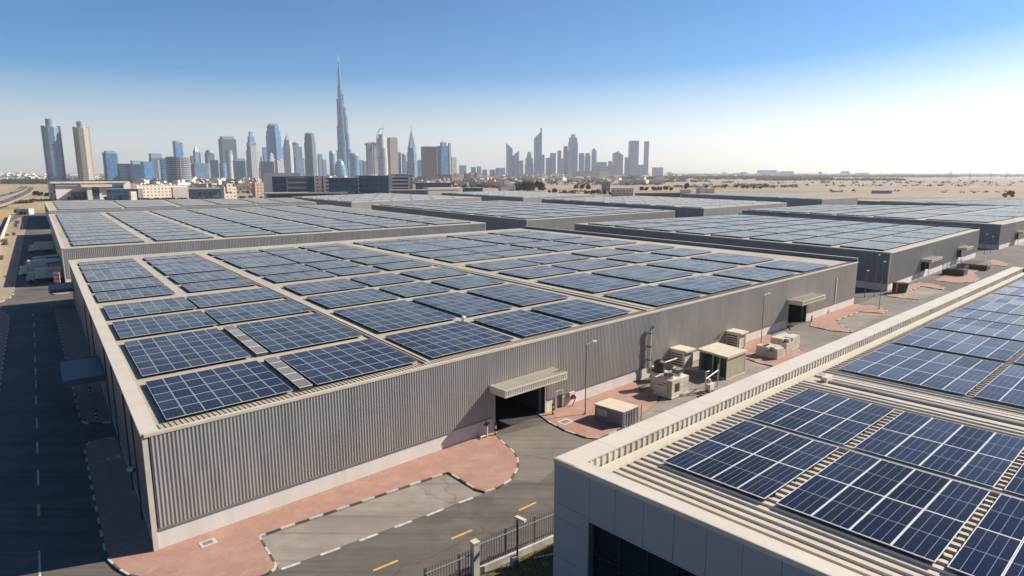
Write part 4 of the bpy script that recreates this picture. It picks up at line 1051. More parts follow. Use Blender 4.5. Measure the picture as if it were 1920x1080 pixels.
rv_ = PA(.2655, .108); rt = empty('roof_vent', rv_, 'tiny white roof vent at the crossing of the gaps between four arrays', 'roof vent')
b = MB(); b.tube(rv_, rv_ + up * .5, .22, .22, 10); b.build('pipe', M['alu'], rt); b = MB(); b.tube(rv_ + up * .5, rv_ + up * .72, .42, .2, 10); b.build('cowl', M['white_paint'], rt)

# ------------------------------------------------------------------ skyline
FC = {
 'blue':  facade('facade_blue_glass', (0.05, 0.16, 0.32), (0.08, 0.20, 0.36), 6, 8, .16, .22, .22),
 'navy':  facade('facade_dark_glass', (0.015, 0.05, 0.10), (0.045, 0.09, 0.145), 5, 6, .14, .26, .2),
 'steel': facade('facade_steel', (0.09, 0.18, 0.29), (0.17, 0.255, 0.35), 7, 9, .3, .2, .3),
 'white': facade('facade_white', (0.20, 0.25, 0.30), (0.46, 0.46, 0.45), 7, 7, .42, .34, .5),
 'tan':   facade('facade_tan', (0.14, 0.15, 0.16), (0.40, 0.345, 0.275), 6, 7, .5, .4, .6),
 'beige': facade('facade_beige', (0.20, 0.17, 0.14), (0.60, 0.51, 0.40), 4.5, 4, .55, .5, .8),
 'pink':  facade('facade_rose', (0.16, 0.13, 0.115), (0.47, 0.33, 0.25), 4.5, 4, .55, .5, .8),
 'brown': facade('facade_brown', (0.15, 0.13, 0.125), (0.30, 0.245, 0.22), 5, 6, .5, .35, .6),
 'grey':  facade('facade_grey', (0.06, 0.095, 0.145), (0.14, 0.175, 0.22), 6, 7, .3, .35, .4),
 'spire': facade('facade_spire', (0.06, 0.17, 0.31), (0.14, 0.26, 0.39), 14, 40, .3, .08, .25),
 'band':  facade('facade_banded', (0.045, 0.07, 0.095), (0.30, 0.31, 0.32), 60, 5.5, .02, .34, .3),
 'bandw': facade('facade_white_bands', (0.03, 0.03, 0.035), (0.56, 0.51, 0.44), 60, 4.2, .04, .55, .6),
}
M['conc'] = plain('pale_concrete', (0.62, 0.57, 0.50), 0.8); M['mast'] = plain('mast_steel', (0.5, 0.52, 0.54), 0.4)
M['crown'] = plain('crown_metal', (0.22, 0.29, 0.36), 0.4)
def ngon(c, r, n, rot=0.0, sq=1.0):
    return [V(c.x + r * math.cos(rot + 2 * math.pi * k / n), c.y + r * sq * math.sin(rot + 2 * math.pi * k / n)) for k in range(n)]
def rect(c, wx, wy, rot):
    ex, ey = V(math.cos(rot), math.sin(rot)) * wx / 2, V(-math.sin(rot), math.cos(rot)) * wy / 2
    return [c - ex - ey, c + ex - ey, c + ex + ey, c - ex + ey]
def zat(x, y, Y): return at(x, y, Y).z
def tower(x0, x1, yt, D, mat, label, tiers=((0, 1.0),), shape='box', rot=32, asp=.85, mast=None, crown=None, slope=None, name='tower', cat='tower', masts=1, wide=False, group=None, fin=None):
    """x0, x1: extents of the shaft; yt: its top; tiers: (fraction of height where it starts, fraction of the width)"""
    p = at((x0 + x1) / 2, (yt + YH) / 2, D); p.z = 0; W = (x1 - x0) / F * D; top = zat((x0 + x1) / 2, yt, D)
    az = math.atan2(p.x, p.y); rt = empty(name, p, label, cat, group)
    th = R(rot); k = math.cos(th) + asp * math.sin(th); s = W / k
    ra = th - az
    b = MB()
    for i, (f0, ws) in enumerate(tiers):
        z0 = 0 if i == 0 else top * f0 - .01; z1 = top * tiers[i + 1][0] if i + 1 < len(tiers) else top
        if shape == 'round': pl = ngon(p, W / 2 * ws, 20)
        elif shape == 'oct': pl = ngon(p, W / 2 * ws * 1.03, 8, ra)
        else: pl = rect(p, s * ws, s * asp * ws, ra)
        if slope and i == len(tiers) - 1:
            ex = V(math.cos(ra), math.sin(ra)); zl, zr = zat(x0, slope[0], D), zat(x1, slope[1], D)
            fz = lambda q, p=p, ex=ex, zl=zl, zr=zr: (zl + zr) / 2 + (zr - zl) * (V(q.x - p.x, q.y - p.y).dot(V(math.cos(az), -math.sin(az))) / W)
            b.prism(pl, z0, fz, 0, 1)
        else: b.prism(pl, z0, z1, 0, 1)
    b.build('shaft', [FC[mat], M['conc']], rt)
    wl = tiers[-1][1] * W
    if crown:
        kind, yc, cw = crown; zc = zat((x0 + x1) / 2, yc, D); b = MB()
        if kind == 'box': b.prism(rect(p, s * cw, s * asp * cw, ra), top, zc, 0)
        elif kind == 'drum': b.prism(ngon(p, W * cw / 2, 16), top, zc, 0)
        elif kind == 'pyr':
            q = rect(p, s * cw, s * asp * cw, ra); a = V(p.x, p.y, zc)
            for i in range(4): b.face([V(q[i].x, q[i].y, top), V(q[(i + 1) % 4].x, q[(i + 1) % 4].y, top), a])
        elif kind == 'dome':
            for j in range(5):
                a0, a1 = math.pi / 2 * j / 5, math.pi / 2 * (j + 1) / 5
                A, B = ngon(p, W * cw / 2 * math.cos(a0), 14), ngon(p, max(.05, W * cw / 2 * math.cos(a1)), 14)
                za, zb = top + (zc - top) * math.sin(a0), top + (zc - top) * math.sin(a1)
                for i in range(14):
                    m = (i + 1) % 14; b.face([V(A[i].x, A[i].y, za), V(A[m].x, A[m].y, za), V(B[m].x, B[m].y, zb), V(B[i].x, B[i].y, zb)])
        b.build('crown', M['crown'], rt); top = zc
    if mast:
        zm = zat((x0 + x1) / 2, mast, D)
        for k in range(masts):
            o = V((k - (masts - 1) / 2) * W * .14, 0); b = MB(); b.tube(p + o + up * (top - 1), p + o + up * zm, W * .022 + .5, .35, 6); b.build('mast', M['mast'], rt)
    if fin:
        ex = V(math.cos(az), -math.sin(az))
        for side, yf, fm in fin:
            zf = zat((x0 + x1) / 2, yf, D); b = MB(); c = p + ex * (W * .5 * side)
            b.prism(rect(c, W * .16, s * asp * .34, ra), 0, zf, 0); b.build('fin', FC[fm] if fm in FC else M[fm], rt)
    return rt
T = tower
T(88, 112, 238, 2350, 'steel', 'taller of the leaning pair of towers, blue glass with a pale drum on top', ((0, .88), (.1, 1)), 'oct', 20, crown=('drum', 223, .62), mast=214, fin=((-1, 236, 'navy'), (1, 236, 'navy')))
T(146, 167, 240, 2380, 'tan', 'tan twin tower of the pair, brown sides and a drum under its masts', ((0, 1),), 'oct', 20, crown=('drum', 228, .62), mast=216, fin=((-1, 238, 'brown'), (1, 238, 'tan')), masts=2)
T(198, 218, 288, 2300, 'blue', 'short tan framed tower with a blue glass centre beside the tan twin', ((0, 1),), 'box', 12, crown=('box', 283, .9), fin=((-1, 286, 'tan'), (1, 286, 'tan')))
T(222, 244, 307, 2150, 'navy', 'dark blue flat topped block, first of the low dark row by the twins', rot=14)
T(242, 268, 308, 2120, 'navy', 'dark blue block with a white roof edge and plant room on top', rot=18, crown=('box', 301, .6))
T(264, 286, 303, 2300, 'blue', 'teal blue stepped block in the low dark row', rot=24)
T(282, 304, 297, 2350, 'grey', 'grey block with a wide flat head box in the low dark row', rot=16, crown=('box', 288, .95))
T(296, 302, 300, 2200, 'white', 'thin white edged slab between the dark blocks', rot=10)
T(302, 322, 297, 2050, 'blue', 'blue glass wing of the horizontally banded hotel', rot=12)
T(314, 355, 295, 1980, 'band', 'broad curved hotel block with horizontal bands', ((0, 1),), 'round', crown=('drum', 294, .9))
T(327, 343, 268, 3000, 'blue', 'slim white capped blue tower rising behind the banded hotel', rot=26, crown=('box', 264, .7), fin=((1, 267, 'white'),), slope=(264, 269))
T(358, 366, 292, 3100, 'grey', 'narrow grey block left of the pointed pair', rot=25)
T(364, 374, 284, 3000, 'steel', 'pointed grey tower with a sharp pyramid roof', rot=30, crown=('pyr', 273, 1))
T(374, 386, 286, 3050, 'white', 'pale grey block beside the pointed grey tower', rot=26)
T(386, 402, 288, 2850, 'grey', 'dark arched tower with a domed head next to the pale block', rot=25, crown=('dome', 280, .9))
T(361, 389, 306, 2350, 'steel', 'low glass block framed by a white arch', ((0, 1),), rot=14, fin=((1, 306, 'white'), (-1, 306, 'white')))
T(395, 409, 300, 2450, 'navy', 'low dark tower with white frame edges beside the arch block', rot=18, fin=((1, 300, 'white'),))
T(409, 424, 306, 2700, 'blue', 'small round blue block at the foot of the dark slab', ((0, 1),), 'round')
T(413, 443, 261, 3300, 'grey', 'wide dark slab tower with a set back crown', ((0, 1.0),), rot=16, crown=('box', 256, .82))
T(424, 437, 289, 2800, 'white', 'white round column tower in front of the dark slab', ((0, .8), (.75, 1)), 'round', crown=('drum', 282, .9))
T(439, 459, 302, 2600, 'navy', 'small black and white striped tower beside the dark slab', rot=16, crown=('box', 297, 1), fin=((1, 299, 'white'), (0, 306, 'white')))
T(461, 484, 256, 3200, 'steel', 'stepped tower with a small turret on top', ((0, 1), (.45, .86), (.68, .72), (.86, .5)), rot=28, crown=('box', 247, .3))
T(469, 481, 273, 2900, 'white', 'white framed tower standing before the stepped turret tower', rot=20, fin=((1, 272, 'white'),))
T(480, 491, 279, 2950, 'white', 'pale slim slab attached at the side of the white framed tower', rot=30)
T(493, 501, 276, 4000, 'blue', 'small blue tower just left of the tall bundled tower', rot=24)
T(501, 528, 236, 3700, 'blue', 'tall bundled blue glass tower with a notched crown', ((0, 1.0), (.80, .92), (.9, .78)), 'oct', 15, crown=('box', 232, .6))
T(526, 533, 276, 3900, 'steel', 'thin blue grey block right behind the bundled tower', rot=24)
T(490, 513, 303, 2300, 'navy', 'low blue glass cube below the bundled tower', rot=16)
T(500, 520, 291, 2700, 'white', 'white stepped block in front of the bundled tower', ((0, 1), (.6, .7), (.85, .4)), rot=26, crown=('pyr', 285, .4))
T(516, 532, 300, 2500, 'white', 'low white block with a rounded top beside the blue cube', rot=28, crown=('dome', 297, .8))
T(532, 550, 263, 3000, 'white', 'silver white tower with a tapered head and two thin masts', ((0, 1.0), (.78, .92), (.9, .74)), 'oct', 22, crown=('pyr', 252, .7), mast=243, masts=2)
T(550, 561, 269, 3400, 'steel', 'grey tower with a rounded top beside the silver one', ((0, 1),), rot=20, crown=('dome', 266, 1))
T(559, 567, 275, 3600, 'grey', 'narrow grey tower with a flat head next to the rounded one', rot=25)
T(551, 570, 296, 3100, 'steel', 'broad low grey block below the rounded grey tower', rot=22)
T(571, 593, 251, 3300, 'grey', 'tall tapering grey blue tower with a tiny mast', ((0, 1.0), (.45, .95), (.8, .86), (.93, .78)), 'oct', 20, crown=('box', 249, .6), mast=243)
T(596, 605, 289, 3900, 'steel', 'small blue tower between the tapering tower and the great spire', rot=24)
T(604, 612, 299, 3800, 'steel', 'smaller stub tower next to the small blue tower', rot=24)
T(618, 628, 288, 4100, 'blue', 'rounded blue tower hugging the foot of the great spire', ((0, 1),), 'round', crown=('dome', 282, 1))
T(656, 673, 292, 4200, 'blue', 'round topped blue tower just right of the great spire', ((0, 1),), 'round', crown=('dome', 286, .98))
T(652, 658, 300, 4300, 'steel', 'narrow stub at the flank of the round topped tower', rot=25)
T(674, 681, 300, 4300, 'steel', 'narrow blue stub right of the round topped tower', rot=25)
T(680, 690, 302, 4000, 'grey', 'low grey block beside the overhanging bridge tower', rot=25)
# the great spire: a three-lobed plan that steps back as it rises
D = 4400; c = at(647, 325, D); c.z = 0
rt = empty('skyscraper', c, 'tallest spire of the skyline, a stepped tapering blue glass skyscraper', 'skyscraper')
mpp = D / F
azc = math.atan2(c.x, c.y); exs = V(math.cos(azc), -math.sin(azc)); eys = V(math.sin(azc), math.cos(azc))
c = c - exs * (2.6 * mpp)                      # the core stands left of the middle of the base
WINGS = [(-1, .0, [(282, 10.6), (236, 8.4), (186, 6.7), (160, 4.2), (132, 2.6)]),
         (1, .0, [(300, 17.6), (280, 15.8), (249, 13.0), (217, 11.2), (202, 9.7), (176, 6.5), (150, 3.6)]),
         (.28, -1, [(318, 15.5), (264, 12.5), (224, 9.5), (192, 7.0), (168, 4.6), (142, 2.6)]),
         (-.3, 1, [(290, 13.5), (240, 10), (195, 6.5), (155, 3.5)])]
for sx, sy, tiers_ in WINGS:
    b = MB(); z0 = 0; dr = exs * sx + eys * sy; dr.normalize(); nn = V(-dr.y, dr.x)
    for yy, ext in tiers_:
        z1 = zat(637, yy, D); L_ = ext * mpp; hw = min(L_ * .5, 3.6 * mpp * (.35 + ext / 22))
        pl = [c - nn * hw, c + nn * hw, c + nn * hw + dr * (L_ - hw * .8), c + nn * hw * .5 + dr * L_, c - nn * hw * .5 + dr * L_, c - nn * hw + dr * (L_ - hw * .8)]
        b.prism(pl, max(0, z0 - .05), z1, 0, 1); z0 = z1
    b.build('wing', [FC['spire'], M['crown']], rt)
b = MB(); z0 = 0
for yy, hw in ((250, 5.2), (190, 4.2), (150, 3.0), (128, 2.0), (116, 1.3)):
    z1 = zat(636, yy, D); b.prism(ngon(c, hw * mpp, 12), max(0, z0 - .02), z1, 0, 1); z0 = z1
b.build('core', [FC['spire'], M['crown']], rt)
b = MB(); b.tube(c + up * (z0 - 2), c + up * zat(635.6, 102, D), 3.6, .5, 8); b.build('spire', M['mast'], rt)
gd = at(638, 325, 4050); gd.z = 0
rt = empty('glass_dome_building', gd, 'rounded turquoise glass building at the foot of the great spire', 'building'); b = MB()
for j in range(6):
    a0, a1 = math.pi / 2 * j / 6, math.pi / 2 * (j + 1) / 6; r = 12 / F * 4050; hz_ = zat(638, 298, 4050)
    A, B = ngon(gd, r * math.cos(a0), 18), ngon(gd, max(.1, r * math.cos(a1)), 18)
    for i in range(18):
        m = (i + 1) % 18; b.face([V(A[i].x, A[i].y, hz_ * math.sin(a0)), V(A[m].x, A[m].y, hz_ * math.sin(a0)), V(B[m].x, B[m].y, hz_ * math.sin(a1)), V(B[i].x, B[i].y, hz_ * math.sin(a1))], 0, [(0, 0), (8, 0), (8, 8), (0, 8)])
b.build('shell', [facade('facade_turquoise', (0.07, 0.19, 0.27), (0.10, 0.22, 0.29), 9, 9, .1, .1)], rt)
# bridged pair with an overhanging deck
T(687, 699, 270, 3300, 'grey', 'taller slim tower of the pair under an overhanging flat deck', rot=20, crown=('box', 267, .7))
T(700, 709, 273, 3320, 'white', 'paler slim tower of the pair under an overhanging flat deck', rot=20)
dk = at(697, 270, 3310); rt = empty('sky_deck', dk, 'thin flat deck projecting over the pair of slim towers', 'deck'); b = MB(); dw = 25 / F * 3310
b.pbox(dk - V(dw * .5, 10, 6), V(dw, 0, 0), V(0, 20, 0), up * 9); b.pbox(dk - V(dw * .3, 8, -3), V(dw * .6, 0, 0), V(0, 16, 0), up * 5); b.build('deck', M['crown'], rt)
# sail-crowned round tower
sr = T(709, 727, 277, 3050, 'white', 'round white hotel tower with a sail shaped arch and mast on its crown', ((0, 1.0), (.72, .92)), 'round')
pS = at(718, 325, 3050); pS.z = 0; b = MB()
b.prism(ngon(pS - V(4, 0), 7.2 / F * 3050, 16), zat(718, 277, 3050), zat(718, 259, 3050), 0, 1); b.prism(ngon(pS - V(2, 0), 5.5 / F * 3050, 16), zat(718, 259, 3050), zat(718, 252, 3050), 0, 1)
b.build('upper_drum', [FC['white'], M['conc']], sr)
b = MB()
for k in range(12):
    a0, a1 = R(180 - k * 9), R(180 - (k + 1) * 9)
    f = lambda a: V(pS.x + math.cos(a) * 10.5 / F * 3050 + 3, pS.y, zat(718, 262, 3050) + math.sin(a) * 20 / F * 3050)
    b.tube(f(a0), f(a1), 2.2, 2.2, 6)
b.tube(V(pS.x - 24, pS.y, zat(718, 300, 3050)), V(pS.x - 24, pS.y, zat(718, 262, 3050)), 2.2, 2.2, 6); b.build('sail_arch', M['mast'], sr)
b = MB(); b.tube(pS + V(6, 0, zat(720, 258, 3050)), pS + V(6, 0, zat(720, 232, 3050)), 2.5, .6, 6); b.build('mast', M['mast'], sr)
T(727, 746, 261, 3150, 'tan', 'tan grey slab tower with a flat top behind the sail crowned hotel', rot=24, crown=('box', 258, .96))
T(746, 752, 285, 3900, 'blue', 'thin blue tower right of the tan grey slab', rot=25)
T(754, 762, 291, 3900, 'blue', 'thin blue tower with a slanted top left of the tapering twin mast tower', rot=25, slope=(287, 292))
T(762, 783, 277, 3500, 'steel', 'tapering stepped tower with twin masts', ((0, 1), (.55, .86), (.85, .72)), 'oct', 22, mast=234, masts=2, crown=('pyr', 240, .66))
T(783, 790, 300, 3900, 'blue', 'low blue block beside the rose brown slab', rot=20)
T(790, 819, 278, 2700, 'brown', 'broad rose brown slab tower with a flat dark cornice', rot=10, crown=('box', 275, 1.02))
T(820, 843, 274, 2750, 'blue', 'blue and white office tower with a mast', rot=30, crown=('box', 267, .5), mast=255, fin=((1, 268, 'white'),))
T(844, 856, 295, 3000, 'white', 'small white and blue tower right of the mast tower', rot=30)
for x0, x1, yt, lab in ((861, 874, 310, 'first low hazy block after the small white tower'), (883, 892, 313, 'small hazy block between two clusters, second of the low row'), (894, 902, 312, 'small hazy block between two clusters, third of the low row'), (904, 913, 318, 'lowest hazy block of the low row between clusters'), (918, 928, 318, 'squat hazy block before the broad one'), (929, 947, 315, 'broad low hazy block just before the slanted towers')):
    T(x0, x1, yt, 4600, 'steel', lab, rot=22)
# the bluish group further off
D2 = 5400
T(949, 961, 274, D2, 'blue', 'slanted wedge tower sloping down away from its pointed edge, at the group edge', slope=(268, 279), rot=20)
T(960, 973, 290, D2, 'blue', 'lower slanted wedge tower facing its taller twin', slope=(294, 282), rot=20, tiers=((0, 1),))
T(973, 981, 301, D2 + 200, 'blue', 'small blue block beside the slanted wedge towers', rot=22)
T(984, 1000, 290, D2, 'blue', 'stepped dark blue tower before the tall slanted one', ((0, 1), (.6, .86), (.85, .55)), rot=22, crown=('box', 285, .4))
T(1001, 1015, 252, D2, 'blue', 'tallest slanted tower of the bluish group with a needle point', slope=(260, 246), rot=18, fin=((.88, 240, 'crown'),))
T(1015, 1021, 290, D2 + 100, 'blue', 'thin blue block tucked behind the needle point tower', rot=22)
T(1023, 1034, 296, D2, 'blue', 'dark blue block right of the needle point tower', rot=22)
T(1031, 1042, 287, D2 + 300, 'steel', 'pale blue tower behind the dark blue block', rot=22)
T(1045, 1052, 282, D2, 'blue', 'slim dark tower in the middle of the bluish group', rot=22)
T(1049, 1056, 297, D2 - 100, 'steel', 'short pale tower in front of the slim dark one', rot=22)
T(1056, 1064, 274, D2, 'navy', 'sharp edged dark blue slab beside the notched tower', rot=18)
T(1064, 1072, 283, D2 - 100, 'steel', 'pale front block leaning on the notched tower', rot=18)
T(1065, 1083, 258, D2 + 200, 'blue', 'second tallest of the bluish group with a notched crown', ((0, 1), (.88, .85)), rot=22, crown=('box', 252, .45), mast=249)
T(1085, 1095, 287, D2, 'blue', 'plain blue tower, first right of the notched one', rot=22)
T(1096, 1107, 287, D2, 'blue', 'plain blue tower with a stepped shoulder, second right of the notched one', ((0, 1), (.88, .7)), rot=22)
T(1109, 1119, 284, D2, 'steel', 'slender tower with an onion dome and spire', ((0, 1),), 'oct', crown=('dome', 278, .9), mast=272)
T(1119, 1137, 304, D2, 'steel', 'low wide double block right of the onion dome tower', rot=22)
T(1137, 1150, 302, D2, 'blue', 'low cluster block before the curved pair', ((0, 1), (.7, .55)), rot=22)
T(1148, 1160, 290, D2, 'steel', 'curved tower of the leaning pair, taller one', slope=(288, 283), rot=22)
T(1160, 1168, 290, D2, 'steel', 'curved tower of the leaning pair, slimmer one', slope=(286, 291), rot=22)
T(1171, 1179, 295, D2, 'steel', 'narrow tower just before the flat topped twin slabs', rot=22)
T(1178, 1197, 264, D2, 'steel', 'broad flat topped twin slab tower at the end of the group', rot=14)
T(1207, 1216, 265, D2, 'steel', 'slim flat topped twin slab tower at the end of the group', rot=22)
T(1196, 1208, 309, D2, 'blue', 'low link block between the flat topped twin slabs', rot=14)
T(1223, 1243, 314, D2, 'steel', 'low hazy cube standing alone after the twin slabs', rot=30)
T(1072, 1120, 321, 3600, 'beige', 'long beige hotel slab below the bluish towers', rot=6, asp=.4)
T(1122, 1142, 322, 3700, 'beige', 'shorter beige hotel wing next to the long slab', rot=14, asp=.5)
for i, (x0, x1, yt) in enumerate(((1420, 1433, 319), (1434, 1443, 319), (1444, 1456, 319), (1457, 1465, 322), (1465, 1487, 321), (1577, 1592, 321), (1388, 1400, 323), (1535, 1541, 322), (1606, 1626, 324))):
    T(x0, x1, yt, 7600, 'steel', ['first of the faint far blocks in the desert haze', 'second faint block close to the first in the desert haze', 'third faint block in the desert haze, before the joined pair', 'lower half of the faint joined blocks', 'wider half of the faint joined blocks', 'single faint square block farther along the horizon', 'faint low block before the far row', 'tiny faint block past the far row', 'faint low hangar like block near the pylons'][i], rot=20, name='far_block', cat='building')
# ------------------------------------------------------------------ nearer blocks between the sheds and the towers
def block(x0, x1, yt, yb, mat, label, parts=(), asp=.5, rot=None, name='building', cat='building', top='conc', group=None):
    D = H * F / max(2, (yb - YH)); p = at((x0 + x1) / 2, yb, D); p.z = 0
    W = (x1 - x0) / F * D; hgt = max(3, zat((x0 + x1) / 2, yt, D)); rt = empty(name, p, label, cat, group)
    rot = (2 if mat in ('navy', 'grey', 'bandw', 'brown') else 10 if mat == 'conc' else 26) if rot is None else rot
    W = W / (math.cos(R(rot)) + asp * math.sin(R(rot)) * .8); az = math.atan2(p.x, p.y) - R(rot); ex = V(math.cos(az), -math.sin(az)); ey = V(math.sin(az), math.cos(az))
    p = p + ey * W * asp * .5; WORG[rt.name] = Vector(p); rt.location = p; p = p - ey * W * asp * .5
    b = MB(); b.prism([p - ex * W / 2, p + ex * W / 2, p + ex * W / 2 + ey * W * asp, p - ex * W / 2 + ey * W * asp], 0, hgt, 0, 1); b.build('wall', [FC[mat] if mat in FC else M[mat], M[top]], rt)
    for (nm, a, c_, z0, z1, dp, m) in parts:      # fractions along the front and of the height, projecting dp metres
        q = MB(); q.pbox(p + ex * W * (a - .5) - ey * dp + up * hgt * z0, ex * W * (c_ - a), ey * (W * asp * .5 + dp), up * hgt * (z1 - z0)); q.build(nm, FC[m] if m in FC else M[m], rt)
    return rt
block(500, 618, 330, 376, 'navy', 'dark glass office block with a white end wall and stair tower', (('end_wall', 0, .13, 0, 1.07, 1.5, 'conc'), ('roof_slab', .0, .55, .98, 1.12, 2.5, 'white_paint'), ('banded_wing', .34, .64, .1, .95, 1.0, 'band'), ('stair_tower', .76, .88, 0, 1.0, 3, 'beige'), ('end_fin', .90, 1.0, 0, 1.0, 2, 'bandw')))
block(503, 646, 362, 379, 'navy', 'low glass pavilion with a thin white roof in front of the dark office block', (('roof', -.02, 1.02, .93, 1.08, 6, 'white_paint'), ('column', .0, .02, 0, .95, 5, 'white_paint')), asp=.3)
block(619, 672, 333, 378, 'navy', 'plain dark glass office wing between the two office blocks', (('annex', .4, .9, 0, .45, 1, 'grey'),))
block(668, 729, 329, 374, 'navy', 'curved looking dark office block with fine horizontal lines', (('line_facade', .15, .86, .02, .98, 2.5, facade('f_line', (0.012, 0.03, 0.055), (0.06, 0.09, 0.12), 80, 4.5, .01, .12, .15) and 'navy'), ('white_column', .02, .12, 0, .98, 3, 'bandw')))
block(729, 775, 327, 372, 'bandw', 'white office block with dark ribbon windows', (('pier', 0, .17, 0, 1.0, 2, 'conc'), ('end_pier', .80, 1.0, 0, 1.0, 1, 'beige')))
block(735, 800, 357, 376, 'grey', 'low grey shed roofed hall in front of the ribbon window block', (('roof', -.03, 1.9, .95, 1.08, 2, 'beige_paint'),), asp=.4)
block(800, 872, 352, 372, 'beige_paint', 'long low beige flat roofed hall right of the office blocks', (('door_band', .02, .45, 0, .4, .6, 'grey'),), asp=.35)
block(112, 240, 341, 373, 'conc', 'long white museum like block with dark window boxes and a white canopy', (('frame', -.02, .95, .93, 1.02, 3, 'white_paint'), ('dark_end', .0, .035, 0, .92, 2, 'navy'), ('glass_box', .22, .5, .08, .45, 3, 'navy'), ('canopy', .33, .72, .72, .86, 14, 'white_paint'), ('portal', .4, .46, 0, .72, 12, 'white_paint'), ('portal_glass', .47, .56, 0, .7, 8, 'navy'), ('upper_glass', .70, .90, .5, .9, 3, 'navy'), ('window_row', .04, .32, .78, .88, 2, 'brown')), asp=.35)
block(206, 262, 354, 374, 'navy', 'dark glass hall beside the white museum block', (('white_end', .9, 1.05, 0, 1, 2, 'white_paint'),), asp=.3)
block(246, 258, 359, 375, 'white_paint', 'small white cube pavilion in front of the museum block', asp=.7)
block(262, 352, 347, 369, 'beige', 'long beige arcaded housing terrace behind the farthest roof', asp=.25)
block(326, 354, 351, 373, 'conc', 'plain pale cube house at the end of the terrace', asp=.6)
block(352, 416, 353, 370, 'grey', 'low dark glazed hall with pale roof between the houses', (('roof', -.02, 1.02, .9, 1.05, 2, 'white_paint'),), asp=.3)
block(420, 446, 350, 372, 'beige', 'cream villa cluster with stepped roofs', (('upper', .2, .7, .6, 1.25, 1, 'beige'),), asp=.6)
block(478, 500, 342, 368, 'pink', 'orange beige housing block left of the dark office block', asp=.6)
block(846, 870, 328, 341, 'pink', 'rose housing block right of the rose brown slab', (('upper', .3, .6, .9, 1.2, 1, 'pink'),), asp=.5)
block(874, 908, 325, 340, 'pink', 'larger rose brick housing block with three bays', (('bay', .2, .35, 0, 1.1, 3, 'pink'), ('bay', .6, .75, 0, 1.1, 3, 'pink')), asp=.5)
block(818, 848, 327, 340, 'brown', 'long brown roofed low block under the blue and white tower', asp=.4)
block(1128, 1144, 340, 357, 'brown', 'square brown water tower like block before the bluish towers', asp=.9)
block(1151, 1190, 353, 367, 'beige', 'arcaded beige house with a pale facade behind the pale roof shed', (('arcade', .05, .95, .05, .4, 1.5, 'tan'), ('parapet', -.01, 1.01, .93, 1.04, 1.5, 'beige_paint')), asp=.5)
block(1196, 1278, 362, 370, 'steel_dark', 'long low black shed at the edge of the desert', asp=.2, top='grey_metal')
block(1310, 1342, 353, 362, 'beige_paint', 'small walled beige compound at the edge of the desert', (('house', 0, .3, 0, 1.5, 1, 'conc'),), asp=.6)
block(1276, 1296, 355, 363, 'conc', 'low pale building among the trees at the edge of the desert', asp=.6)
block(938, 967, 343, 358, 'beige', 'cream villas left of the dark clump of trees', (('upper', .2, .6, .8, 1.3, 1, 'beige'),), asp=.5)
block(860, 905, 352, 364, 'navy', 'dark low glazed block with white posts behind the middle shed', (('posts', .1, .9, 0, .5, 1, 'bandw'),), asp=.3)
block(780, 846, 342, 356, 'navy', 'long dark low block under the rose brown slab', asp=.3)
block(1640, 1672, 357, 362, 'steel', 'faint green roofed market shed in the desert', asp=.4)
# small houses of the town, by district
random.seed(11)
zones = [((-5, 86), (329, 338), 46, ('beige', 'white', 'conc'), 'tiny pale house of the hazy quarter left of the leaning towers', 'houses of the hazy quarter'),
         ((262, 500), (338, 360), 70, ('beige', 'conc', 'pink', 'tan'), 'small beige house of the quarter below the dark slab tower', 'houses below the dark slab tower'),
         ((560, 800), (332, 338), 24, ('beige', 'conc', 'white'), 'tiny pale house between the office blocks and the spire', 'houses behind the office blocks'),
         ((775, 1000), (333, 352), 76, ('beige', 'conc', 'tan', 'pink'), 'small sand coloured house between the two tower groups', 'houses between the tower groups'),
         ((1000, 1240), (331, 347), 62, ('beige', 'conc', 'beige_paint'), 'small sand coloured house below the bluish towers', 'houses below the bluish towers'),
         ((1240, 1480), (328, 333), 18, ('conc', 'white', 'beige'), 'tiny pale house on the hazy plain past the towers', 'houses on the hazy plain')]
for (xa, xb), (ya, yb), n, mats, lab, grp in zones:
    for k in range(n):
        yy = ya + (yb - ya) * random.random() ** 1.2; x = random.uniform(xa, xb); g_ = .55 + .75 * (yy - 328) / 24; w_ = random.uniform(9, 24) * g_; hp = random.uniform(4, 9) * g_
        D = H * F / (yy - YH); p = at(x, yy, D); p.z = 0; W = w_ / F * D; h_ = max(3.0, hp / F * D)
        b = MB(); b.prism(rect(p, W, W * random.uniform(.5, .9), random.uniform(-.6, .6)), 0, h_, 0, 1)
        for q_ in range(random.randint(0, 3)):
            q = p + V(random.uniform(-.3, .3) * W, random.uniform(-.2, .2) * W); b.prism(rect(q, W * random.uniform(.2, .45), W * .3, random.uniform(-.3, .3)), h_ - .01, h_ * random.uniform(1.1, 1.5), 0, 1)
        m = random.choice(mats); o = b.build('house', [FC[m] if m in FC else M[m], M['conc']], None, p)
        tag(o, lab, 'house', grp)
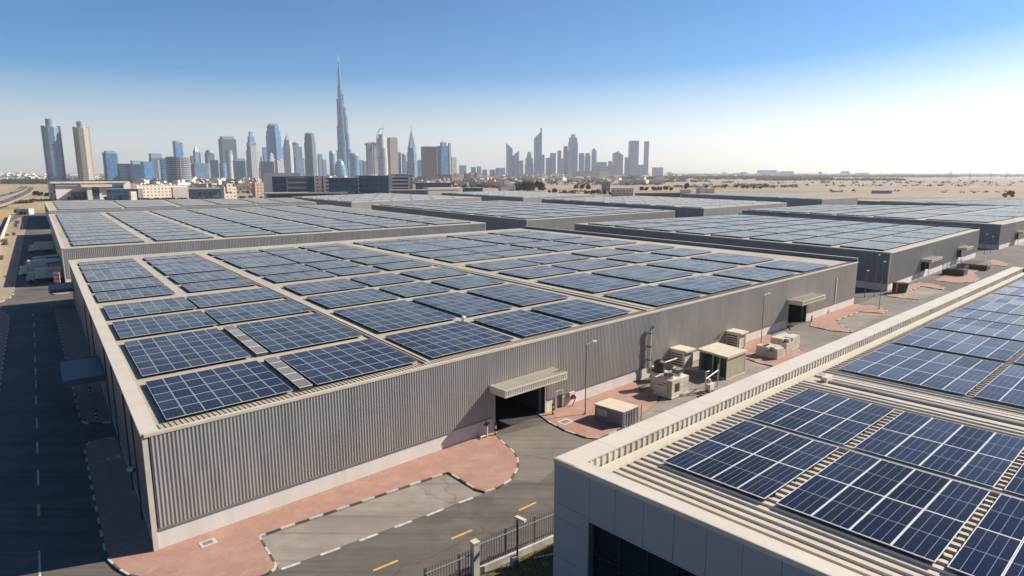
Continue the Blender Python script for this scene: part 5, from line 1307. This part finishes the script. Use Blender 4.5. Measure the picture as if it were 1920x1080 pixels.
# far-off town and groves too small to count
b = MB(); g = MB(); random.seed(5)
for k in range(5200):
    x = random.uniform(-60, 1980); yy = 327.3 + 12.5 * random.random() ** 2.2
    if x < 90: yy = 327.3 + 11 * random.random()
    if x > 1180: yy = 327.2 + (4.5 if x < 1500 else 2.6) * random.random() ** 1.5
    if x > 1180 and random.random() < .45: continue
    D = H * F / (yy - YH); p = at(x, 326, D); p.z = 0
    if random.random() < .46:
        W = random.uniform(5, 16) / F * D; h_ = random.uniform(2.2, 5.0) / F * D
        b.prism(rect(p, W, W * .7, random.uniform(0, 1)), 0, min(h_, 26), random.randint(0, 2))
    else:
        W = random.uniform(2.0, 4.5) / F * D; h_ = min(12, random.uniform(1.6, 3.0) / F * D)
        for q_ in range(random.randint(4, 9)):
            o = V(random.uniform(-3, 3) * W, random.uniform(-.6, .6) * W, h_ * random.uniform(.25, .6)); r_ = W * random.uniform(.25, .55)
            for i in range(5):
                v = [V(random.gauss(0, 1), random.gauss(0, 1), random.gauss(0, .8)) * r_ * .7 for _ in range(3)]; g.face([p + o + a for a in v])
for (xa, xb, ya, yb, n) in ((1000, 1240, 334.5, 337, 700), (262, 500, 346, 362, 300), (400, 500, 339, 346, 160), (780, 1000, 341, 352, 320), (1000, 1240, 338, 347, 260), (560, 800, 332, 337, 200), (1040, 1150, 358, 363, 60), (1180, 1480, 332, 335, 700), (1240, 1560, 333, 336.5, 300), (780, 1000, 337, 341, 350), (0, 110, 337, 345, 420), (110, 260, 337, 343, 260), (1480, 1800, 329.8, 332.8, 900), (1700, 1960, 329.5, 331.5, 300), (1420, 1700, 336.5, 338.5, 260), (1300, 1960, 341, 344, 60), (1300, 1900, 347, 349.5, 60), (1560, 1960, 358, 361, 24), (1250, 1500, 349, 352, 90), (1230, 1330, 339, 341, 60), (1380, 1440, 346, 350, 40)):
    for k in range(n):
        x = random.uniform(xa, xb); yy = random.uniform(ya, yb); D = H * F / (yy - YH); p = at(x, 326, D); p.z = 0; h_ = min(13, random.uniform(2.4, 5.0) / F * D); W = random.uniform(2, 4) / F * D
        for q_ in range(7):
            o = V(random.uniform(-1.2, 1.2) * W, random.uniform(-1, 1) * W, h_ * random.uniform(.1, .75)); r_ = W * random.uniform(.3, .6)
            for i in range(4):
                v = [V(random.gauss(0, 1), random.gauss(0, 1), random.gauss(0, .9)) * r_ * .6 for _ in range(3)]; g.face([p + o + a for a in v])
tag(b.build('distant_town', [M['conc'], FC['beige'], FC['grey']], None), 'pale low town spreading along the hazy horizon', 'town', None, 'stuff')
tag(g.build('distant_treeline', M['leaf'], None), 'far dark tree belts between the town and the desert', 'trees', None, 'stuff')
# power pylons in the haze
for i, (x, yt) in enumerate(((1782, 321), (1818, 321), (1858, 324), (1887, 326))):
    D = 3000 + 250 * i; p = at(x, 330, D); p.z = 0; h_ = (329 + 9 - yt) / F * D + 4
    rt = empty('pylon', p, ['first of the faint lattice pylons in the desert haze', 'second faint lattice pylon, slightly farther than the first', 'third faint lattice pylon, lower than the first two', 'last and faintest lattice pylon near the picture edge'][i], 'pylon', 'power pylons in the desert haze')
    b = MB()
    for sx in (-1, 1):
        for sy in (-1, 1): b.tube(p + V(sx * 4, sy * 4), p + V(sx * .5, sy * .5, h_), .28, .2, 4)
    for k in range(7):
        z = h_ * k / 8; r0, r1 = 4 - 3.5 * k / 8, 4 - 3.5 * (k + 1) / 8; b.tube(p + V(-r0, 0, z), p + V(r1, 0, z + h_ / 8), .2, .2, 4); b.tube(p + V(r0, 0, z), p + V(-r1, 0, z + h_ / 8), .2, .2, 4)
    b.build('lattice', M['steel_dark'], rt); b = MB()
    for f_ in (.72, .84, .95): b.tube(p + V(-9, 0, h_ * f_), p + V(9, 0, h_ * f_), .3, .3, 4)
    b.build('cross_arm', M['steel_dark'], rt)

# ------------------------------------------------------------------ trees and shrubs
random.seed(21)
def tree_proto(name, h, wd, mat, n=420, leaf=.55, trunk=.3, label='', cat='tree', group=None, lobes=7):
    p = V(0, 0, 0); rt = empty(name, p, label, cat, group)
    b = MB(); tw = h * .028
    b.tube(p, p + up * h * trunk, tw * 1.3, tw, 7); L = []
    for k in range(lobes):
        a = random.uniform(0, 6.28); rr_ = random.uniform(.15, .42) * wd
        q = V(math.cos(a) * rr_, math.sin(a) * rr_, h * random.uniform(trunk + .12, .86)); L.append((q, random.uniform(.2, .34) * wd)); b.tube(p + up * h * trunk * .95, q, tw * .6, tw * .15, 5)
    b.build('trunk', M['bark'], rt)
    c = MB()
    for k in range(n):
        q, r_ = random.choice(L); d = V(random.gauss(0, 1), random.gauss(0, 1), random.gauss(0, .8)).normalized() * r_ * random.uniform(.35, 1.05)
        o = q + d; o.z = max(o.z, h * trunk * .6); s_ = leaf * random.uniform(.6, 1.4)
        e = V(random.gauss(0, 1), random.gauss(0, 1), random.gauss(0, .6)).normalized(); f = e.orthogonal().normalized()
        c.face([o - e * s_ * .6 - f * s_ * .3, o + e * s_ * .2 - f * s_ * .5, o + e * s_ * .7 + f * s_ * .1, o - e * s_ * .1 + f * s_ * .5])
    c.build('crown', M[mat], rt)
    return rt
def palm_proto(name, h, label, group):
    p = V(0, 0, 0); rt = empty(name, p, label, 'palm', group); b = MB(); b.tube(p, p + up * h, .28, .2, 7); b.build('trunk', M['bark'], rt); c = MB()
    for k in range(26):
        a = random.uniform(0, 6.28); d = V(math.cos(a), math.sin(a)); el = random.uniform(-.5, 1.1); L_ = random.uniform(2.2, 3.2); t = V(-d.y, d.x); q = p + up * h
        for i in range(5):
            q2 = q + d * L_ / 5 * math.cos(el) + up * L_ / 5 * math.sin(el); el -= .38; w_ = .42 * (1 - i / 6)
            c.face([q - t * w_, q + t * w_, q2 + t * w_ * .8, q2 - t * w_ * .8]); q = q2
    c.build('crown', M['leaf_dry'], rt); return rt
def place(proto, used, px, yb, ht, label, group, h0):
    D = H * F / (yb - YH); p = at(px, yb, D); p.z = 0; s_ = ht / F * D / h0
    o = copy_tree(proto) if used else proto
    o.location = p; o.scale = (s_ * random.uniform(.85, 1.2), s_ * random.uniform(.85, 1.2), s_); o.rotation_euler = (0, 0, random.uniform(0, 6.28)); o['label'] = label; o['group'] = group
    return o
PR_ = [tree_proto('tree', 10, 11, 'leaf', 1300, 1.0, .2, 'tree', group='trees'), tree_proto('tree', 9, 9, 'leaf', 1200, .95, .2, 'tree', group='trees'), tree_proto('tree', 7, 9, 'leaf_dry', 1000, .85, .2, 'tree', group='trees')]
usedp = [False, False, False]
def grove(items, label, group, kind=None):
    for (x, yb, ht) in items:
        k = random.randrange(3) if kind is None else kind
        place(PR_[k], usedp[k], x, yb, ht, label, group, (10, 9, 7)[k]); usedp[k] = True
grove([(972, 358, 14), (981, 358, 15), (989, 358, 16), (997, 358, 14), (1011, 357, 16), (1017, 357, 13)], 'dark dense tree of the clump behind the small far shed', 'trees of the dark clump', 0)
grove([(1040, 361, 9), (1030, 361, 6), (1080, 354, 8), (1092, 354, 9), (1103, 355, 10), (1060, 362, 6), (1072, 362, 6), (1112, 363, 8), (1122, 363, 9), (1134, 364, 8), (1143, 365, 7), (1098, 363, 7)], 'dark tree of the garden strip before the arcaded house', 'trees of the garden strip', 1)
grove([(1203, 357, 8), (1212, 357, 7), (1226, 357, 8), (1236, 357, 8), (1248, 356, 8), (1258, 357, 7)], 'round tree in the row behind the long black shed', 'trees behind the long black shed', 1)
grove([(1287, 354, 10)], 'single big round tree above the small pale building at the desert edge', 'trees at the desert edge', 0)
grove([(1324, 354, 8)], 'broad low tree beside the walled beige compound', 'trees at the desert edge', 2)
grove([(1360, 352, 7), (1392, 353, 6), (1402, 353, 6), (1413, 354, 6), (1425, 354, 5), (1380, 352, 5)], 'scattered low tree on the desert before the far shed', 'low desert trees', 2)
grove([(1896, 369, 11), (1884, 369, 7)], 'dark tree on the desert beside the last far shed', 'trees by the last far shed', 0)
grove([(128, 374, 9), (134, 375, 8), (121, 372, 8), (100, 368, 9), (88, 368, 8), (76, 367, 8), (68, 366, 9), (150, 372, 6), (160, 372, 6), (142, 374, 7)], 'bushy tree at the field edge before the white museum block', 'trees before the museum block', 1)
grove([(199, 374, 6), (210, 374, 4), (236, 373, 4)], 'small tree against the white museum block', 'trees before the museum block', 2)
grove([(274, 366, 6), (285, 365, 7), (296, 366, 8), (303, 366, 6), (314, 366, 7), (320, 367, 7), (338, 371, 6), (266, 366, 5)], 'garden tree in front of the long beige terrace', 'trees before the beige terrace', 1)
grove([(380, 365, 8), (390, 366, 8), (400, 366, 8), (408, 365, 7), (440, 371, 5), (452, 371, 5), (470, 371, 6), (490, 372, 5)], 'garden tree by the low glazed hall and villas', 'trees by the glazed hall', 1)
grove([(870, 352, 6), (884, 352, 5), (898, 351, 6), (912, 352, 6), (925, 352, 6), (934, 353, 5), (820, 347, 6), (835, 347, 5), (850, 347, 6)], 'garden tree between the villas behind the middle shed', 'trees between the villas', 1)
grove([(33, 400, 9), (58, 400, 10), (40, 401, 6)], 'tree beside the pale hut at the end of the shed side road', 'trees by the pale hut', 1)
sp = [tree_proto('shrub', 3, 4.5, 'leaf_dry', 260, .4, .08, 'shrub', 'shrub', lobes=6)]
us = False
for x, y, ht, lab in ((32, 424, 7, 'low dark shrub by the white boundary wall, farthest of the verge'), (30, 418, 6, 'low shrub on the sand verge beyond the farthest lamp'), (24, 440, 6, 'dusty shrub on the verge beside the side lane'), (13, 458, 12, 'big round dusty shrub on the verge next to the white wall'), (5, 486, 9, 'thin dusty shrub close to the near end of the white wall'), (12, 441, 5, 'small shrub at the foot of the white wall'), (9, 353 + 34, 4, 'small shrub on the dry field')):
    place(sp[0], us, x, y, ht, lab, 'dusty shrubs along the verge', 3); us = True
# hedgerows across the dry fields
hd = MB(); random.seed(9)
for (xa, ya, xb, yb) in ((0, 384, 60, 380), (55, 378, 105, 376), (280, 376, 345, 374), (345, 374, 460, 371), (200, 375.5, 280, 375), (0, 376, 20, 372)):
    for k in range(150):
        t = random.random(); x, y = xa + (xb - xa) * t, ya + (yb - ya) * t + random.uniform(-.5, .5); p = un(x, y); h_ = random.uniform(.4, 2.6)
        for i in range(6):
            v = [V(random.gauss(0, 1), random.gauss(0, 1), random.gauss(0, .7)) * .9 for _ in range(3)]; hd.face([p + V(0, 0, h_ * random.random()) + a for a in v])
tag(hd.build('hedge', M['leaf'], None), 'thin dark hedgerows across the dry fields', 'hedge', None, 'stuff')
# ------------------------------------------------------------------ side lane: boundary wall, trucks, barrier, hut, flyover
a, b_ = un(-30, 545), un(20, 407)
rt = empty('boundary_wall', a, 'low white boundary wall along the sand verge', 'wall'); d = b_ - a; n = V(-d.y, d.x).normalized()
b = MB(); b.pbox(a, d, n * .35, up * 1.9); b.build('wall', M['plinth'], rt); b = MB(); b.pbox(a - n * .08, d, n * .51, up * .14); b.v = [(x, y, z + 1.9) for x, y, z in b.v]; b.build('coping', M['cap_white'], rt)
gB = [p.xy.to_3d() for p in SH['B'][1]]; dB3 = (gB[3] - gB[0]).normalized(); nB3 = V(-dB3.y, dB3.x); nB3 = nB3 if nB3.dot(UA) < 0 else -nB3
def truck(s0, label, wd=2.9, L=9.0, hh=3.9, dock=True):
    """box truck backed against the dock of the shed wall, nose away from the wall"""
    o = gB[0] + dB3 * s0 + nB3 * .6; rt = empty('truck', o, label, 'truck', 'trucks at the shaded docks')
    b = MB(); b.pbox(o - dB3 * wd / 2 + up * 1.15, nB3 * L * .72, dB3 * wd, up * (hh - 1.15)); b.build('cargo_box', M['white_paint'], rt)
    q = o + nB3 * L * .74
    b = MB(); b.pbox(q - dB3 * wd * .46 + up * .75, nB3 * L * .22, dB3 * wd * .92, up * 1.0); b.pbox(q - dB3 * wd * .46 + up * 1.75, nB3 * L * .17, dB3 * wd * .92, up * 1.25); b.build('cab', M['white_paint'], rt)
    b = MB(); b.pbox(q - dB3 * wd * .4 + nB3 * L * .172 + up * 1.9, nB3 * .03, dB3 * wd * .8, up * .9); b.build('windscreen', M['glass'], rt)
    b = MB(); b.pbox(o - dB3 * wd * .3 + up * .7, nB3 * L * .95, dB3 * wd * .6, up * .25); b.build('chassis', M['steel_dark'], rt)
    for f in (.2, .32, .84):
        for sd_2 in (-1, 1):
            c = o + nB3 * L * f + dB3 * sd_2 * wd * .42 + up * .5; b = MB(); b.tube(c - dB3 * .16, c + dB3 * .16, .5, .5, 12); b.build('wheel', M['black'], rt)
truck(10.5, 'white box truck at the shaded dock closest to the orange barrier', 3.0, 8.5)
truck(25.5, 'tall white box truck, second along the shaded docks from the orange barrier', 3.2, 10.5, 4.6)
truck(41.0, 'dim white truck, third along the shaded docks from the orange barrier', 3.0, 9.0)
truck(95.0, 'far white truck on the sunny strip of the side lane', 3.0, 8.5)
for s0 in (18, 33):
    o = gB[0] + dB3 * s0; rt = empty('dock_shelter', o, 'dark roofed dock shelter between the parked trucks, ' + ('closer to the main warehouse' if s0 == 18 else 'farther from the main warehouse'), 'dock shelter')
    b = MB(); b.pbox(o + up * 4.4 - dB3 * 2.6 + nB3 * .12, nB3 * 3.6, dB3 * 5.2, up * .45); b.build('canopy', M['clad_shade_tone'], rt)
    b = MB()
    for q_ in (-2.4, 2.2): b.pbox(o + dB3 * q_ + nB3 * 3.3, nB3 * .2, dB3 * .2, up * 4.4)
    b.build('post', M['steel_dark'], rt)
p = un(109, 541); rt = empty('barrier_gate', p, 'orange and white striped upright barrier on the pink corner paving', 'barrier')
b = MB(); b.box(p, (.9, .9, 1.3), 0, R(42)); b.build('base', M['orange'], rt)
b = MB()
for k in range(6): b.box(p + up * (1.3 + k * .5), (1.5, .18, .5), 0 if k % 2 else 1, R(5))
b.build('striped_board', [M['white_paint'], M['orange']], rt)
b = MB(); b.tube(p + V(.7, -.3, 0), p + V(.7, -.3, 3.6), .07); b.build('post', M['steel_dark'], rt)
p = un(48, 402); rt = empty('hut', p, 'small pale hut between two trees at the end of the side lane', 'hut'); b = MB(); b.box(p, (9, 5, 4.2)); b.build('wall', M['white_paint'], rt); b = MB(); b.box(p + up * 4.2, (9.8, 5.8, .3)); b.build('roof', M['beige_paint'], rt)
b = MB(); b.box(p + V(1.5, -2.53, 0), (1.2, .06, 2.2)); b.build('door', M['steel_dark'], rt)
# raised highway with its ramp on the left
rt = empty('flyover', un(40, 360), 'curving raised highway with parallel lanes at the edge of the dry fields', 'flyover')
def deck(pts, wd, z, name='deck'):
    b = MB(); e = MB()
    P = [un(x, y, 0) for x, y in pts]
    for i in range(len(P) - 1):
        a, c = P[i], P[i + 1]; d = (c - a).normalized(); n = V(-d.y, d.x)
        za, zc = z[i], z[i + 1]
        q = [a - n * wd / 2, c - n * wd / 2, c + n * wd / 2, a + n * wd / 2]; zz = [za, zc, zc, za]
        T_ = [V(v.x, v.y, h_) for v, h_ in zip(q, zz)]; B_ = [v - up * 1.4 for v in T_]
        b.face(T_ if (T_[1] - T_[0]).cross(T_[2] - T_[0]).z > 0 else T_[::-1]); b.face(B_)
        for s_ in ((0, 1), (2, 3)):
            e.face([B_[s_[0]], B_[s_[1]], T_[s_[1]] + up * 1.0, T_[s_[0]] + up * 1.0])
            o = (n if s_[0] == 2 else -n) * -.4
            e.face([T_[s_[0]] + o, T_[s_[1]] + o, T_[s_[1]] + o + up, T_[s_[0]] + o + up]); e.face([T_[s_[0]] + up, T_[s_[1]] + up, T_[s_[1]] + o + up, T_[s_[0]] + o + up])
        b.pbox((a + c) / 2 - V(1.2, 1.2), V(2.4, 0), V(0, 2.4), up * max(.2, (za + zc) / 2 - 1.3))
    b.build('deck', M['asphalt'], rt); e.build('parapet', M['bay'], rt)
deck([(-60, 391), (-20, 380), (10, 371), (30, 363), (42, 356), (46, 351)], 16, [4, 4, 3.6, 3, 2.4, 2])
deck([(-60, 405), (0, 388), (28, 376), (46, 366), (54, 358), (58, 352)], 12, [3, 3, 2.8, 2.2, 1.6, 1.6])
deck([(-60, 380), (-10, 371), (20, 363), (36, 356)], 9, [4, 3.6, 3, 2.4])
random.seed(13)
cols_ = ['white_paint', 'steel_dark', 'red', 'grey_metal']
def car(p, az, mat, label):
    rt = empty('car', p, label, 'car', 'cars on the raised highway'); d = V(math.sin(az), math.cos(az)); t = V(d.y, -d.x)
    b = MB(); b.pbox(p - d * 2.2 - t * .9 + up * .35, d * 4.4, t * 1.8, up * .6); b.build('body', M[mat], rt)
    b = MB(); b.pbox(p - d * 1.3 - t * .8 + up * .95, d * 2.3, t * 1.6, up * .55); b.build('cabin', M['glass'], rt)
    for x in (-1.4, 1.4):
        for y in (-.9, .75): b = MB(); b.tube(p + d * x + t * y + up * .33, p + d * x + t * (y + .15) + up * .33, .33, .33, 8); b.build('wheel', M['black'], rt)
for k, (x, y, z) in enumerate(((12, 370.4, 3.5), (22, 366.5, 3.2), (30, 375, 2.7), (36, 371.5, 2.5), (41, 357, 2.4))):
    q = un(x, y); car(V(q.x, q.y, z + .05), -.55, cols_[k % 4], ['white', 'dark', 'red', 'grey', 'pale'][k] + ' car on the raised highway, ' + ['closest to the picture edge', 'just behind the first', 'on the nearer ramp', 'following on the nearer ramp', 'far up the deck'][k])
# dry field strips beside the lane
M['field'] = worn('dry_field', (0.40, 0.29, 0.14), (0.30, 0.23, 0.12), .05, .95, .1)
sheet('field', U((-60, 430), (-60, 398), (40, 391), (84, 385), (84, 393), (30, 402)), -0.06, M['field'])
sheet('field', U((20, 388), (40, 372), (118, 370), (120, 374), (70, 379)), -0.055, M['field'])
sheet('field', U((-60, 372), (-60, 350), (20, 349), (30, 352)), -0.05, M['field'])

# ------------------------------------------------------------------ light, sky, air
SKY = (0.06, 0.30, 1.0, 3.6, 0.95, 0.65)
SUN_EL, SUN_AZ = 35.0, 71.0                  # azimuth clockwise from the view direction
wd = bpy.data.worlds.new('World'); scene.world = wd; wd.use_nodes = True
wt = wd.node_tree; bg = wt.nodes['Background']
sky = wt.nodes.new('ShaderNodeTexSky'); sky.sky_type = 'NISHITA'; sky.sun_disc = False
sky.sun_elevation = R(SUN_EL); sky.sun_rotation = R(SUN_AZ)
sky.altitude = 0; sky.air_density = 0.8; sky.dust_density = 1.0; sky.ozone_density = 2.5
hs = wt.nodes.new('ShaderNodeHueSaturation'); hs.inputs['Saturation'].default_value = 2.15
ga = wt.nodes.new('ShaderNodeGamma'); ga.inputs['Gamma'].default_value = 1.0
wt.links.new(sky.outputs[0], ga.inputs['Color']); wt.links.new(ga.outputs[0], hs.inputs['Color']); wt.links.new(hs.outputs[0], bg.inputs['Color']); bg.inputs['Strength'].default_value = 0.076
tc = wt.nodes.new('ShaderNodeTexCoord'); sz_ = wt.nodes.new('ShaderNodeSeparateXYZ'); wt.links.new(tc.outputs['Generated'], sz_.inputs[0])
mr = wt.nodes.new('ShaderNodeMapRange'); wt.links.new(sz_.outputs[2], mr.inputs['Value'])     # colour graded by height: deep blue overhead, paler low down
for k_, v_ in (('From Min', SKY[0]), ('From Max', SKY[1]), ('To Min', SKY[2]), ('To Max', SKY[3])): mr.inputs[k_].default_value = v_
wt.links.new(mr.outputs[0], hs.inputs['Saturation'])
mv = wt.nodes.new('ShaderNodeMapRange'); wt.links.new(sz_.outputs[2], mv.inputs['Value'])  # overhead sky dimmed to weaken the fill light in the shade
for k_, v_ in (('From Min', 0.1), ('From Max', 0.9), ('To Min', SKY[4]), ('To Max', SKY[5])): mv.inputs[k_].default_value = v_
wt.links.new(mv.outputs[0], hs.inputs['Value'])
sl = bpy.data.lights.new('sun', 'SUN'); sl.energy = 5.0; sl.angle = R(0.5); sl.color = (1.0, 0.92, 0.80)
so = bpy.data.objects.new('sun', sl); col.objects.link(so)
sd_ = V(math.sin(R(SUN_AZ)) * math.cos(R(SUN_EL)), math.cos(R(SUN_AZ)) * math.cos(R(SUN_EL)), math.sin(R(SUN_EL)))
so.rotation_euler = sd_.to_track_quat('Z', 'Y').to_euler(); so.location = sd_ * 300
scene.view_settings.view_transform = 'Standard'; scene.view_settings.look = 'None'
scene.view_settings.exposure = 0.85; scene.view_settings.gamma = 1.0
scene.cycles.max_bounces = 6; scene.cycles.volume_bounces = 2
hz = MB(); hz.pbox(V(-XG - 200, -500, -1.2), V(2 * XG + 400, 0, 0), V(0, Y1 + 700, 0), V(0, 0, 900))
hm = bpy.data.materials.new('haze'); hm.use_nodes = True; ht = hm.node_tree
for n_ in list(ht.nodes):
    if n_.type != 'OUTPUT_MATERIAL': ht.nodes.remove(n_)
pv = ht.nodes.new('ShaderNodeVolumePrincipled'); pv.inputs['Color'].default_value = (0.92, 0.95, 0.98, 1)
pv.inputs['Density'].default_value = 0.00005; pv.inputs['Anisotropy'].default_value = 0.3
out = [n_ for n_ in ht.nodes if n_.type == 'OUTPUT_MATERIAL'][0]
ht.links.new(pv.outputs[0], out.inputs['Volume'])
ho = hz.build('haze', hm, None); tag(ho, kind='stuff')
